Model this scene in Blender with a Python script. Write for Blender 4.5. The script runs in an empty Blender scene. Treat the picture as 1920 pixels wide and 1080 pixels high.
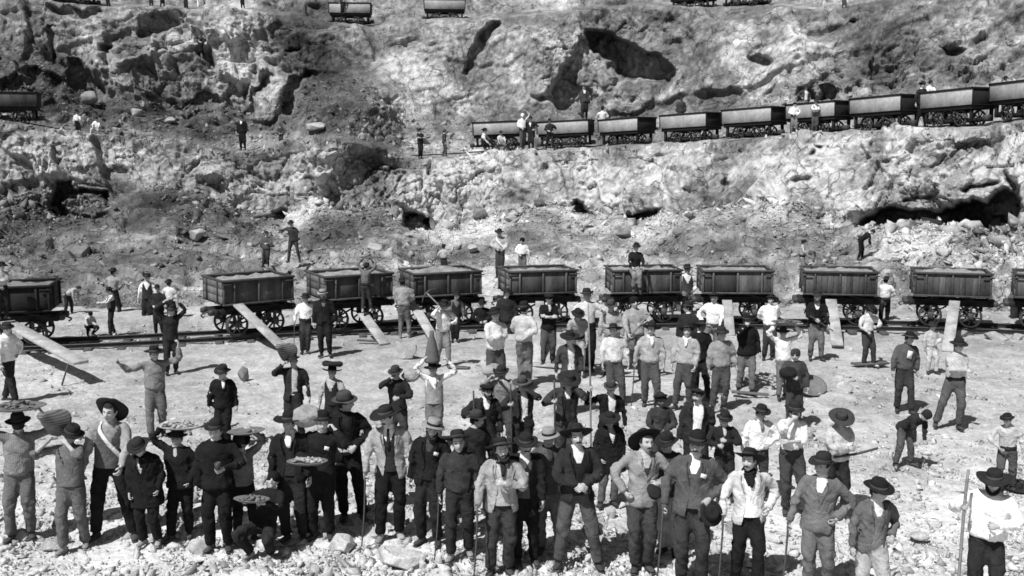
import bpy, bmesh, math, random, time
import numpy as np
from mathutils import Vector, Matrix
from mathutils.bvhtree import BVHTree
T0 = time.time()
random.seed(7); rng = np.random.default_rng(7)
S = bpy.context.scene
COL = S.collection
# ------------------------------------------------------------------ camera
F = 1900.0                      # focal length in pixels of the 1920 wide photograph
CAM = np.array([0.0, 0.0, 5.1])
PITCH = math.atan(259.0 / F)
cd = bpy.data.cameras.new('camera'); cam = bpy.data.objects.new('camera', cd); COL.objects.link(cam)
cam.location = CAM; cam.rotation_euler = (math.pi / 2 - PITCH, 0, 0)
cd.sensor_width = 36.0; cd.lens = 36.0 * F / 1920.0; cd.clip_end = 3000; cd.clip_start = 0.1
S.camera = cam
# ------------------------------------------------------------------ sky, sun, exposure
SUN_EL, SUN_AZ = math.radians(55), math.radians(217)    # from the left, behind the camera
w = bpy.data.worlds.new('World'); S.world = w; w.use_nodes = True
nt = w.node_tree; nt.nodes.clear()
sky = nt.nodes.new('ShaderNodeTexSky'); sky.sky_type = 'NISHITA'; sky.sun_disc = False
sky.sun_elevation = SUN_EL; sky.sun_rotation = SUN_AZ
bw = nt.nodes.new('ShaderNodeRGBToBW'); bg = nt.nodes.new('ShaderNodeBackground'); ow = nt.nodes.new('ShaderNodeOutputWorld')
bg.inputs['Strength'].default_value = 0.05
nt.links.new(sky.outputs[0], bw.inputs[0]); nt.links.new(bw.outputs[0], bg.inputs['Color']); nt.links.new(bg.outputs[0], ow.inputs[0])
sl = bpy.data.lights.new('sun', 'SUN'); sl.energy = 5.0; sl.angle = math.radians(0.6); sl.color = (1, 1, 1)
sun = bpy.data.objects.new('sun', sl); COL.objects.link(sun)
to_sun = Vector((math.sin(SUN_AZ) * math.cos(SUN_EL), math.cos(SUN_AZ) * math.cos(SUN_EL), math.sin(SUN_EL)))
sun.rotation_euler = to_sun.to_track_quat('Z', 'Y').to_euler(); sun.location = (-20, -20, 40)
S.view_settings.view_transform = 'Standard'; S.view_settings.look = 'None'
S.view_settings.exposure = 0.12; S.view_settings.gamma = 1.0; S.view_settings.use_curve_mapping = False
# ------------------------------------------------------------------ picture <-> place
SP, CP = math.sin(PITCH), math.cos(PITCH)
def dirs(px, py):
    dx = (np.asarray(px, float) - 960) / F; dy = (540 - np.asarray(py, float)) / F
    return dx, CP + dy * SP, -SP + dy * CP
def at(px, py, Y):
    dx, ay, az = dirs(px, py); k = Y / ay
    return np.stack([dx * k, Y + 0 * k, CAM[2] + az * k], -1)
def groundY(py, z=0.0):
    dx, ay, az = dirs(0, py); return (z - CAM[2]) / az * ay
def proj(p):
    p = np.asarray(p, float) - CAM
    d = p[..., 1] * CP - p[..., 2] * SP; u = p[..., 1] * SP + p[..., 2] * CP
    return 960 + F * p[..., 0] / d, 540 - F * u / d
# ------------------------------------------------------------------ noise
def h3(ix, iy, iz, s):
    h = (ix.astype(np.int64) * 73856093) ^ (iy.astype(np.int64) * 19349663) ^ (iz.astype(np.int64) * 83492791) ^ (s * 2654435761)
    h &= 0xffffffff; h = ((h ^ (h >> 16)) * 0x45d9f3b) & 0xffffffff; h = ((h ^ (h >> 16)) * 0x45d9f3b) & 0xffffffff
    return ((h ^ (h >> 16)) & 0xffffff) / float(0xffffff)
def vn(P, s=0):
    i = np.floor(P).astype(np.int64); f = P - i; f = f * f * (3 - 2 * f); r = 0
    for a in (0, 1):
        for b in (0, 1):
            for c in (0, 1):
                wgt = (f[:, 0] if a else 1 - f[:, 0]) * (f[:, 1] if b else 1 - f[:, 1]) * (f[:, 2] if c else 1 - f[:, 2])
                r = r + wgt * h3(i[:, 0] + a, i[:, 1] + b, i[:, 2] + c, s)
    return r * 2 - 1
def fbm(P, o=4, s=0, g=.5):
    r = 0; a = 1.0; t = 0
    for k in range(o): r = r + a * vn(P * (2.03 ** k) + 17.3 * k, s + k); t += a; a *= g
    return r / t
def facet2(P, s=0, tilt=1.1, B=.12, cellw=.8):
    """broken rock: planes that stand out and planes that cut in"""
    a, ea = facet(P, s, tilt, B, cellw); b, eb = facet(P * .93 + 7.7, s + 50, tilt, B, cellw); return .62 * (a - b), np.minimum(ea, eb)
def facet(P, s=0, tilt=.8, B=.35, cellw=1.0):
    """broken blocks: upper hull of tilted planes, one to a cell; returns height and closeness to the joint"""
    i = np.floor(P).astype(np.int64); n = len(P); h1 = np.full(n, -9.); h2 = np.full(n, -9.)
    for a in (-1, 0, 1):
        for b in (-1, 0, 1):
            for c in (-1, 0, 1):
                x, y, z = i[:, 0] + a, i[:, 1] + b, i[:, 2] + c
                v0 = P[:, 0] - x - h3(x, y, z, s); v1 = P[:, 1] - y - h3(x, y, z, s + 1); v2 = P[:, 2] - z - h3(x, y, z, s + 2)
                h = cellw * (h3(x, y, z, s + 3) - .5) + tilt * ((h3(x, y, z, s + 4) - .5) * v0 + (h3(x, y, z, s + 5) - .5) * v1 + (h3(x, y, z, s + 6) - .5) * v2) * 2 - B * (v0 * v0 + v1 * v1 + v2 * v2)
                m = h > h1
                h2 = np.where(m, h1, np.maximum(h2, h)); h1 = np.where(m, h, h1)
    return h1 - h1.mean(), h1 - h2
# ------------------------------------------------------------------ materials
MATS = {}
def mat(name, base=.3, rough=.9, var=.25, scale=8.0, bump=.3, bscale=30.0, metal=0.0, attr=None, stripe=None, rnd=0.0, stretch=(1, 1, 1), bdist=.01, fine=None, spec=.3, folds=None, frac=None):
    if name in MATS: return MATS[name]
    m = bpy.data.materials.new(name); m.use_nodes = True; t = m.node_tree; N = t.nodes; L = t.links
    b = N['Principled BSDF']; b.inputs['Roughness'].default_value = rough; b.inputs['Metallic'].default_value = metal
    b.inputs['Specular IOR Level'].default_value = spec
    tc = N.new('ShaderNodeTexCoord'); mp = N.new('ShaderNodeMapping'); mp.inputs['Scale'].default_value = stretch
    L.new(tc.outputs['Object'], mp.inputs[0])
    n1 = N.new('ShaderNodeTexNoise'); n1.inputs['Scale'].default_value = scale; n1.inputs['Detail'].default_value = 6; n1.inputs['Roughness'].default_value = .62
    L.new(mp.outputs[0], n1.inputs['Vector'])
    mr = N.new('ShaderNodeMapRange'); mr.inputs['From Min'].default_value = .28; mr.inputs['From Max'].default_value = .72
    mr.inputs['To Min'].default_value = 1 - var; mr.inputs['To Max'].default_value = 1 + var
    L.new(n1.outputs[0], mr.inputs[0]); cur = mr.outputs[0]
    def mul(x, y):
        q = N.new('ShaderNodeMath'); q.operation = 'MULTIPLY'
        for k, v in enumerate((x, y)):
            if isinstance(v, (int, float)): q.inputs[k].default_value = v
            else: L.new(v, q.inputs[k])
        return q.outputs[0]
    if attr:
        a = N.new('ShaderNodeAttribute'); a.attribute_name = attr; cur = mul(cur, a.outputs['Fac'])
    cur = mul(cur, base)
    if fine:
        n3 = N.new('ShaderNodeTexNoise'); n3.inputs['Scale'].default_value = fine[0]; n3.inputs['Detail'].default_value = 8; n3.inputs['Roughness'].default_value = .7
        L.new(mp.outputs[0], n3.inputs['Vector']); m3 = N.new('ShaderNodeMapRange'); m3.inputs['From Min'].default_value = .3; m3.inputs['From Max'].default_value = .7
        m3.inputs['To Min'].default_value = 1 - fine[1]; m3.inputs['To Max'].default_value = 1 + fine[1]; L.new(n3.outputs[0], m3.inputs[0]); cur = mul(cur, m3.outputs[0])
    if stripe:
        wv = N.new('ShaderNodeTexWave'); wv.inputs['Scale'].default_value = stripe[0]; wv.inputs['Distortion'].default_value = 1.2; wv.inputs['Detail'].default_value = 1
        wv.bands_direction = stripe[2]; L.new(tc.outputs['Object'], wv.inputs['Vector'])
        ms = N.new('ShaderNodeMapRange'); ms.inputs['To Min'].default_value = 1 - stripe[1]; ms.inputs['To Max'].default_value = 1
        L.new(wv.outputs[1], ms.inputs[0]); cur = mul(cur, ms.outputs[0])
    if rnd:
        oi = N.new('ShaderNodeObjectInfo'); mo = N.new('ShaderNodeMapRange'); mo.inputs['To Min'].default_value = 1 - rnd; mo.inputs['To Max'].default_value = 1 + rnd
        L.new(oi.outputs['Random'], mo.inputs[0]); cur = mul(cur, mo.outputs[0])
    cc = N.new('ShaderNodeCombineColor')
    for k in range(3): L.new(cur, cc.inputs[k])
    L.new(cc.outputs[0], b.inputs['Base Color'])
    if bump:
        n2 = N.new('ShaderNodeTexNoise'); n2.inputs['Scale'].default_value = bscale; n2.inputs['Detail'].default_value = 5; n2.inputs['Roughness'].default_value = .65
        L.new(mp.outputs[0], n2.inputs['Vector']); bp = N.new('ShaderNodeBump'); bp.inputs['Strength'].default_value = bump; bp.inputs['Distance'].default_value = bdist
        L.new(n2.outputs[0], bp.inputs['Height']); L.new(bp.outputs[0], b.inputs['Normal'])
    if frac:                                       # broken stone: crisp chips in the relief, earth-filled fissures
        wn_ = N.new('ShaderNodeTexNoise'); wn_.inputs['Scale'].default_value = 1.1; wn_.inputs['Detail'].default_value = 4; L.new(tc.outputs['Object'], wn_.inputs['Vector'])
        va = N.new('ShaderNodeVectorMath'); va.operation = 'MULTIPLY_ADD'; va.inputs[1].default_value = (frac[3],) * 3; L.new(wn_.outputs['Color'], va.inputs[0]); L.new(tc.outputs['Object'], va.inputs[2])
        mk = N.new('ShaderNodeMapping'); mk.inputs['Scale'].default_value = (1, 1, .7); mk.inputs['Rotation'].default_value = (.2, .6, .1); L.new(va.outputs[0], mk.inputs[0])
        prev = bp.outputs[0]
        for sc_, ds_ in ((frac[0], .16), (frac[0] * 2.7, .07), (frac[0] * 7, .03)):
            v_ = N.new('ShaderNodeTexVoronoi'); v_.inputs['Scale'].default_value = sc_; L.new(mk.outputs[0], v_.inputs['Vector'])
            sp_ = N.new('ShaderNodeSeparateColor'); L.new(v_.outputs['Color'], sp_.inputs[0]); ad = N.new('ShaderNodeMath'); ad.operation = 'MULTIPLY_ADD'; ad.inputs[1].default_value = .8; L.new(v_.outputs['Distance'], ad.inputs[0]); L.new(sp_.outputs[0], ad.inputs[2])
            b3 = N.new('ShaderNodeBump'); b3.inputs['Strength'].default_value = frac[1]; b3.inputs['Distance'].default_value = ds_; L.new(ad.outputs[0], b3.inputs['Height']); L.new(prev, b3.inputs['Normal']); prev = b3.outputs[0]
        L.new(prev, b.inputs['Normal'])
        v_ = N.new('ShaderNodeTexVoronoi'); v_.feature = 'DISTANCE_TO_EDGE'; v_.inputs['Scale'].default_value = frac[2]; L.new(mk.outputs[0], v_.inputs['Vector'])
        ml = N.new('ShaderNodeMapRange'); ml.inputs['From Min'].default_value = .004; ml.inputs['From Max'].default_value = .03; ml.inputs['To Min'].default_value = .35; L.new(v_.outputs['Distance'], ml.inputs[0])
        wn2 = N.new('ShaderNodeTexNoise'); wn2.inputs['Scale'].default_value = .9; wn2.inputs['Detail'].default_value = 3; L.new(tc.outputs['Object'], wn2.inputs['Vector']); mm = N.new('ShaderNodeMapRange'); mm.inputs['From Min'].default_value = .48; mm.inputs['From Max'].default_value = .56; L.new(wn2.outputs[0], mm.inputs[0])
        mxx = N.new('ShaderNodeMath'); mxx.operation = 'MAXIMUM'; L.new(ml.outputs[0], mxx.inputs[0]); L.new(mm.outputs[0], mxx.inputs[1]); fin = mul(cur, mxx.outputs[0])
        for k in range(3): L.new(fin, cc.inputs[k])
    if folds:
        mf = N.new('ShaderNodeMapping'); mf.inputs['Scale'].default_value = (1, 1, folds[1]); mf.inputs['Rotation'].default_value = (.3, .5, 0); L.new(tc.outputs['Object'], mf.inputs[0])
        nf = N.new('ShaderNodeTexNoise'); nf.inputs['Scale'].default_value = folds[0]; nf.inputs['Detail'].default_value = 3; nf.inputs['Roughness'].default_value = .55; nf.inputs['Distortion'].default_value = .8
        L.new(mf.outputs[0], nf.inputs['Vector'])
        def mth(op, a, v=None):
            q = N.new('ShaderNodeMath'); q.operation = op; L.new(a, q.inputs[0])
            if v is not None: q.inputs[1].default_value = v
            return q.outputs[0]
        rdg = mth('POWER', mth('SUBTRACT', mth('MULTIPLY', mth('ABSOLUTE', mth('SUBTRACT', nf.outputs[0], .5)), -5.0), -1.0), 1.0)
        b2 = N.new('ShaderNodeBump'); b2.inputs['Strength'].default_value = folds[2]; b2.inputs['Distance'].default_value = folds[3]; L.new(rdg, b2.inputs['Height']); L.new(bp.outputs[0], b2.inputs['Normal']); L.new(b2.outputs[0], b.inputs['Normal'])
    MATS[name] = m; return m
def tag(o, label=None, cat=None, group=None, kind=None):
    if label: o['label'] = label
    if cat: o['category'] = cat
    if group: o['group'] = group
    if kind: o['kind'] = kind
    return o
def npmesh(name, V, Fq, smooth=False, mats=(), midx=None):
    """V (n,3), Fq list of face arrays (or one array) of equal corner count"""
    me = bpy.data.meshes.new(name); V = np.ascontiguousarray(V, dtype=np.float32)
    Fs = [f for f in (Fq if isinstance(Fq, list) else [Fq]) if len(f)]
    me.vertices.add(len(V)); me.vertices.foreach_set('co', V.ravel())
    loops = np.concatenate([np.asarray(f).ravel() for f in Fs]).astype(np.int32)
    tot = np.concatenate([np.full(len(f), np.asarray(f).shape[1]) for f in Fs]).astype(np.int32)
    me.loops.add(len(loops)); me.loops.foreach_set('vertex_index', loops)
    me.polygons.add(len(tot)); me.polygons.foreach_set('loop_start', np.concatenate([[0], np.cumsum(tot)[:-1]]).astype(np.int32))
    me.polygons.foreach_set('loop_total', tot)
    for m in mats: me.materials.append(m)
    if midx is not None: me.polygons.foreach_set('material_index', np.asarray(midx, dtype=np.int32))
    if smooth: me.polygons.foreach_set('use_smooth', np.ones(len(tot), dtype=bool))
    me.update(calc_edges=True); return me
def mobj(name, me, parent=None):
    o = bpy.data.objects.new(name, me); COL.objects.link(o)
    if parent is not None: o.parent = parent
    return o
S.cycles.filter_width = 1.6
# ------------------------------------------------------------------ the quarry: one sheet of worked rock
def curve(pts, x, wob=0, s=0, f=60.):
    p = np.array(pts, float); y = np.interp(x, p[:, 0], p[:, 1])
    if wob:
        P = np.stack([x / f, 0 * x, 0 * x], -1); y = y + wob * fbm(P, 4, s)
    return y
gx = np.concatenate([np.linspace(-2600, -420, 60), np.linspace(-400, -6, 90), np.arange(0, 1922, 2.2), np.linspace(1926, 2320, 90), np.linspace(2340, 4500, 60)])
gy = np.concatenate([np.linspace(-420, -130, 20), np.linspace(-120, -4, 24), np.arange(0, 600, 2.1), np.arange(602, 625, 4)])
T_y = [(-400, 390), (0, 385), (100, 405), (230, 365), (330, 335), (450, 388), (530, 405), (600, 380), (700, 385), (760, 408), (850, 420), (950, 395), (1050, 395), (1150, 405), (1240, 408), (1330, 390), (1400, 378), (1500, 400), (1600, 420), (1700, 423), (1850, 430), (1960, 410), (2300, 400)]
L1_y = [(-400, 215), (0, 224), (100, 243), (200, 252), (330, 256), (450, 283), (530, 264), (600, 258), (700, 266), (760, 292), (860, 296), (960, 282), (1050, 280), (1180, 271), (1290, 267), (1400, 258), (1500, 252), (1600, 246), (1700, 242), (1760, 239), (1850, 234), (1920, 226), (2300, 205)]
F2_y = [(-400, 60), (0, 95), (80, 110), (160, 170), (250, 190), (330, 185), (420, 195), (500, 215), (560, 160), (640, 140), (700, 160), (770, 215), (850, 232), (950, 226), (1080, 200), (1250, 200), (1400, 192), (1500, 184), (1600, 175), (1750, 158), (1920, 140), (2300, 110)]
L2_y = [(-400, -10), (0, -2), (60, 0), (190, 12), (300, 14), (400, 16), (480, 20), (560, 30), (640, 46), (700, 54), (780, 38), (930, 34), (1050, 26), (1180, 10), (1290, 13), (1440, 10), (1550, 21), (1620, 8), (1700, -6), (1920, -22), (2300, -50)]
L1_d = [(-2600, 38), (-400, 43), (0, 47), (300, 51), (450, 52), (780, 52), (1100, 54), (1300, 49.8), (1525, 46), (1700, 42.6), (1900, 38.5), (2300, 30), (4500, 26)]
L2_d = [(-2600, 50), (0, 59), (450, 63), (1000, 64), (1300, 61), (1525, 57), (1920, 51), (2300, 44), (4500, 40)]
Ty = curve(T_y, gx, 10, 3, 70); L1y = curve(L1_y, gx, 4, 11, 40); F2y = curve(F2_y, gx, 9, 21, 60); L2y = curve(L2_y, gx, 4, 31, 40)
L1d = curve(L1_d, gx); L2d = curve(L2_d, gx)
Gd = 31.6
Td = L1d - 1.9 + 0 * gx
NX, NY = len(gx), len(gy)
D = np.zeros((NY, NX)); WC = np.zeros((NY, NX))      # depth, cliffness
PX, PY = np.meshgrid(gx, gy)
y_base = 590.0
for j in range(NX):
    f2 = min(F2y[j], L1y[j] - 7)
    ys = [-420, L2y[j] - 5, L2y[j] - 1.0, L2y[j] + 2, f2, L1y[j] - 4, L1y[j] - .6, L1y[j] + 2, Ty[j], y_base, 640]
    base2 = L1d[j] + 4.2 + (L1y[j] - f2) * .028
    ds = [L2d[j] + 16, L2d[j] + 5, L2d[j] + .6, L2d[j], base2 + 1.2, L1d[j] + 4.2, L1d[j] + .5, L1d[j], Td[j], Gd, groundY(640) - .3]
    D[:, j] = np.interp(gy, ys, ds)
    WC[:, j] = np.interp(gy, [-420, L2y[j] - 10, L2y[j] - 5, L2y[j] + 3, L2y[j] + 8, f2 - 10, f2 + 8, L1y[j] - 5, L1y[j] + 2, L1y[j] + 10, L1y[j] + 26, Ty[j] - 12, Ty[j] + 10, 560, 640], [1, .8, .1, .3, 1, 1, .3, .06, .12, .45, 1, 1, .25, .12, .05])
D0 = D.copy()
def polysd(X, Y, pts):
    """signed distance to a polygon, negative inside"""
    pts = np.array(pts, float); d = np.full(X.shape, 1e9); ins = np.zeros(X.shape, bool)
    for k in range(len(pts)):
        a = pts[k]; b = pts[k - 1]; e = b - a; wx, wy = X - a[0], Y - a[1]
        t = np.clip((wx * e[0] + wy * e[1]) / (e @ e + 1e-9), 0, 1)
        d = np.minimum(d, (wx - e[0] * t) ** 2 + (wy - e[1] * t) ** 2)
        c = (a[1] > Y) != (b[1] > Y); xx = e[0] * (Y - a[1]) / (e[1] if abs(e[1]) > 1e-9 else 1e-9) + a[0]
        ins ^= c & (X < xx)
    return np.where(ins, -1, 1) * np.sqrt(d)
WARP = np.stack([PX.ravel() / 22, PY.ravel() / 22, 0 * PX.ravel()], -1)
wx_ = fbm(WARP, 5, 91, .75).reshape(PX.shape) * 15; wy_ = fbm(WARP + 40, 5, 95, .75).reshape(PX.shape) * 13
def recess(pts, depth, soft=4., warp=1.0):
    p = np.array(pts, float); m0, m1 = p.min(0) - 40, p.max(0) + 40
    jx = np.nonzero((gx > m0[0]) & (gx < m1[0]))[0]; jy = np.nonzero((gy > m0[1]) & (gy < m1[1]))[0]
    if not len(jx) or not len(jy): return
    sl_ = (slice(jy[0], jy[-1] + 1), slice(jx[0], jx[-1] + 1))
    sd = polysd(PX[sl_] + warp * wx_[sl_], PY[sl_] + warp * wy_[sl_], pts)
    k = np.clip(-sd / soft + .15, 0, 1); D[sl_] += depth * k * k * (3 - 2 * k)
# caves, hollows and overhangs (positive: cut into the face)
recess([(1098, 52), (1140, 62), (1190, 78), (1256, 110), (1258, 156), (1212, 156), (1170, 150), (1146, 128), (1104, 92)], 3.0, 7, 1.4)
recess([(1088, 62), (1112, 72), (1092, 120), (1080, 150), (1110, 170), (1112, 205), (1060, 205), (1020, 190), (985, 182), (1020, 168), (1048, 148), (1066, 108)], 1.1, 8, 1.5)
recess([(1605, 416), (1640, 398), (1690, 388), (1750, 392), (1800, 380), (1850, 372), (1876, 350), (1900, 362), (1914, 385), (1908, 412), (1880, 428), (1830, 426), (1800, 414), (1770, 421), (1700, 414), (1650, 420)], 3.2, 5, 1.3)
recess([(1884, 318), (1908, 345), (1912, 380), (1890, 350)], .9, 4)
recess([(1800, 352), (1870, 340), (1872, 346), (1806, 360)], .9, 3)
recess([(1690, 372), (1760, 362), (1764, 368), (1694, 379)], .8, 3)
recess([(748, 400), (785, 402), (818, 420), (820, 438), (775, 440), (752, 425)], 3.0, 4)
recess([(104, 345), (130, 342), (135, 360), (205, 362), (212, 392), (222, 430), (150, 420), (95, 408)], 1.3, 5)
recess([(1074, 370), (1082, 370), (1098, 392), (1124, 408), (1076, 405)], 1.8, 3)
recess([(1162, 408), (1200, 402), (1240, 394), (1222, 412), (1180, 416)], 2.0, 3)
recess([(500, 408), (520, 387), (534, 396), (530, 410)], 1.8, 3)
recess([(1486, 190), (1492, 168), (1520, 166), (1530, 190)], 1.6, 3)
recess([(1535, 190), (1536, 158), (1560, 152), (1572, 172), (1568, 190)], 1.6, 3)
recess([(1404, 106), (1420, 100), (1452, 118), (1444, 128), (1418, 124)], 1.2, 3)
recess([(1765, 86), (1800, 84), (1816, 92), (1800, 106), (1780, 104)], 1.0, 3)
recess([(1588, 32), (1610, 40), (1600, 30)], .8, 2)
recess([(934, 38), (940, 44), (902, 110), (874, 146), (872, 132), (885, 96), (900, 62)], 1.2, 4)
recess([(255, 66), (262, 40), (300, 20), (335, 38), (330, 55), (290, 66)], 1.2, 5)
recess([(122, 150), (126, 104), (150, 110), (185, 148), (200, 175), (150, 178)], 1.2, 5)
recess([(330, 204), (352, 186), (385, 168), (420, 190), (405, 200)], .9, 4)
recess([(452, 214), (478, 160), (505, 136), (520, 138), (486, 170), (470, 215)], 1.1, 4)
recess([(526, 212), (528, 184), (545, 150), (570, 152), (566, 200), (548, 228)], 1.2, 4)
recess([(190, 100), (180, 85), (206, 84), (205, 130), (196, 128)], .9, 4)
recess([(560, 150), (572, 130), (600, 140), (590, 165)], 1.0, 4)
recess([(85, 60), (98, 45), (108, 60), (106, 110), (96, 110)], 1.0, 4)
recess([(90, 12), (190, 12), (192, 26), (150, 34), (100, 26)], 1.0, 4)
recess([(930, 300), (936, 300), (950, 352), (946, 354)], .5, 2, .3)
recess([(0, 150), (30, 140), (60, 170), (60, 200), (0, 200)], .9, 5)
recess([(30, 128), (60, 118), (120, 140), (112, 165), (50, 160)], .8, 5)
for q in [((1526, 278), (1548, 276), (1552, 282), (1528, 283)), ((1514, 296), (1530, 288), (1534, 292), (1520, 300)), ((1480, 340), (1520, 334), (1530, 338), (1490, 346)),
          ((1020, 310), (1028, 310), (1032, 322), (1022, 324)), ((1660, 302), (1700, 292), (1702, 295), (1662, 306)), ((1280, 352), (1296, 354), (1300, 366), (1282, 364)),
          ((1352, 340), (1362, 320), (1364, 350), (1354, 368)), ((800, 300), (806, 300), (812, 330), (806, 332)), ((340, 215), (400, 205), (405, 212), (345, 222))]:
    recess(q, .55, 3, .9)
def bulge(x, y, rx, ry, ang, amt, hard=2.0):
    c, s_ = math.cos(math.radians(ang)), math.sin(math.radians(ang))
    u = ((PX - x) * c + (PY - y) * s_) / rx; v = (-(PX - x) * s_ + (PY - y) * c) / ry
    D[...] -= amt * np.clip(1 - (np.abs(u) ** hard + np.abs(v) ** hard), 0, 1) ** .6 ** 1.7 if hard > 2 else amt * np.exp(-(u * u + v * v))
bulge(640, 215, 85, 70, 0, 2.2); bulge(720, 180, 50, 60, 30, .8); bulge(500, 180, 34, 48, 25, 1.6, 3); bulge(440, 60, 34, 90, 0, .9)
bulge(620, 70, 60, 60, 0, 1.2); bulge(820, 110, 80, 70, 0, .8); bulge(1000, 90, 70, 70, 20, 1.0); bulge(1175, 180, 50, 30, -20, 1.0, 3); bulge(1140, 135, 14, 34, 10, .9, 3)
bulge(1200, 100, 60, 20, 25, .6); bulge(1500, 100, 60, 60, 0, .8); bulge(1380, 90, 40, 60, 10, .6); bulge(1680, 80, 60, 60, 0, .6)
bulge(590, 310, 60, 50, 0, .9); bulge(700, 330, 36, 70, -6, -.5); bulge(850, 330, 60, 60, 0, .6); bulge(1090, 330, 40, 70, 0, .4); bulge(1190, 350, 50, 40, 0, .9)
bulge(1420, 310, 40, 60, 0, .4); bulge(1620, 330, 60, 40, -10, -.3); bulge(1750, 330, 90, 40, 0, .6); bulge(420, 330, 70, 50, 0, .5); bulge(260, 400, 80, 40, -20, .8)
bulge(160, 385, 44, 24, 5, 1.2, 3); bulge(1320, 410, 40, 22, 0, .5); bulge(1020, 420, 90, 18, 0, .5); bulge(360, 370, 30, 40, 20, .6, 3); bulge(110, 300, 60, 50, 30, .5)
P = at(PX, PY, D)                                  # grid of points in the place
def normals(P):
    du = np.gradient(P, axis=1); dv = np.gradient(P, axis=0); n = np.cross(du, dv)
    n /= np.linalg.norm(n, axis=-1, keepdims=True) + 1e-9
    return n
def blur(A, k):
    for ax in (0, 1):
        c = np.cumsum(np.pad(A, [(k + 1, k) if a == ax else (0, 0) for a in range(A.ndim)], 'edge'), axis=ax)
        A = (np.take(c, range(2 * k + 1, c.shape[ax]), ax) - np.take(c, range(0, c.shape[ax] - 2 * k - 1), ax)) / (2 * k + 1)
    return A
Nn = normals(blur(at(PX, PY, D0), 8)); Nn = Nn * np.sign((Nn * (CAM - P)).sum(-1, keepdims=True)) + np.array([0, -.9, 0]) * WC[..., None]; Nn /= np.linalg.norm(Nn, axis=-1, keepdims=True); sgn = np.sign((Nn * (CAM - P)).sum(-1, keepdims=True)); Nn = Nn * sgn
D = blur(D, 1); P = at(PX, PY, D)
wc = WC.ravel(); fade = (1 - .8 * np.clip((PY.ravel() - 560) / 30, 0, 1))
SH = np.array([[1, 0, .35], [0, 1, 0], [-.25, 0, 1]])     # bedding runs down to the right
def warped(Pf): return Pf + .5 * np.stack([fbm(Pf * .5, 3, 1), fbm(Pf * .5, 3, 5), fbm(Pf * .5, 3, 9)], -1)
Pf = P.reshape(-1, 3); Wp = warped(Pf); Q = Wp @ SH.T
roughm = np.clip(.36 + 2.0 * fbm(Pf * .20 + 5, 3, 71), .02, 1.2)
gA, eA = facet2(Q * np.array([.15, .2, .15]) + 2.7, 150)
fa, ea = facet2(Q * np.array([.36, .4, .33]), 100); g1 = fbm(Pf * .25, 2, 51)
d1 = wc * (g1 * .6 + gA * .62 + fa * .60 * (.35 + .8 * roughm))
P = P + Nn * (blur(d1.reshape(PX.shape), 1) * fade.reshape(PX.shape))[..., None]
Pf = P.reshape(-1, 3); Wp = warped(Pf); Q = Wp @ SH.T
fb, eb = facet2(Q * np.array([.95, 1.1, .85]) + 9.1, 200)
fc, ec = facet2(Pf * 2.6 + 3.3, 300)
stp = np.linalg.norm(np.gradient(P, axis=0), axis=-1).ravel(); k1_ = np.clip(.09 / stp, 0, 1); k3_ = np.clip(.22 / stp, .1, 1)
g2 = fbm(Pf * 3.2, 4, 61, .6) * k1_; fc = fc * np.clip(.13 / stp, 0, 1); fb = fb * k3_
rid = np.abs(fbm(Q * np.array([.30, .30, .42]) + 31, 2, 77, .35)); rid2 = np.abs(fbm(Wp * np.array([1.1, .9, .7]) + 11, 3, 79, .45))
disp = wc * (fb * .46 * (.16 + roughm) + fc * .19 * (.2 + roughm) + g2 * .06 * (.3 + roughm))
disp += (.05 + .10 * (1 - wc)) * g2 + (1 - wc) * (.30 * fb + .20 * fc) * np.clip((WC.ravel() - .02) / .08, 0, 1)
brk = np.clip(fbm(Pf * .35 + 70, 3, 88) * 4 + .3, 0, 1)
disp -= wc * brk * (.36 * np.exp(-(rid / .010) ** 2) + .20 * np.exp(-(rid2 / .014) ** 2) + .30 * np.exp(-(ea / .02) ** 2) + .16 * np.exp(-(eb / .03) ** 2))
disp *= fade; sm_ = disp.reshape(PX.shape)
for _ in range(2): sm_ = (np.roll(sm_, 1, 1) + sm_ + np.roll(sm_, -1, 1)) / 3
sm2_ = sm_
for _ in range(5): sm2_ = (np.roll(sm2_, 1, 1) + sm2_ + np.roll(sm2_, -1, 1)) / 3
kk = np.clip((stp.reshape(PX.shape) - .07) / .07, 0, 1); disp = disp.reshape(PX.shape) * (1 - np.clip(kk * 2, 0, 1)) + sm_ * np.clip(kk * 2, 0, 1) * (1 - kk) + sm2_ * np.clip(kk * 2, 0, 1) * kk
P = P + Nn * disp.reshape(PX.shape)[..., None]
P[..., 2] -= .6 * np.clip((PY - 590) / 14, 0, 1)
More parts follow.
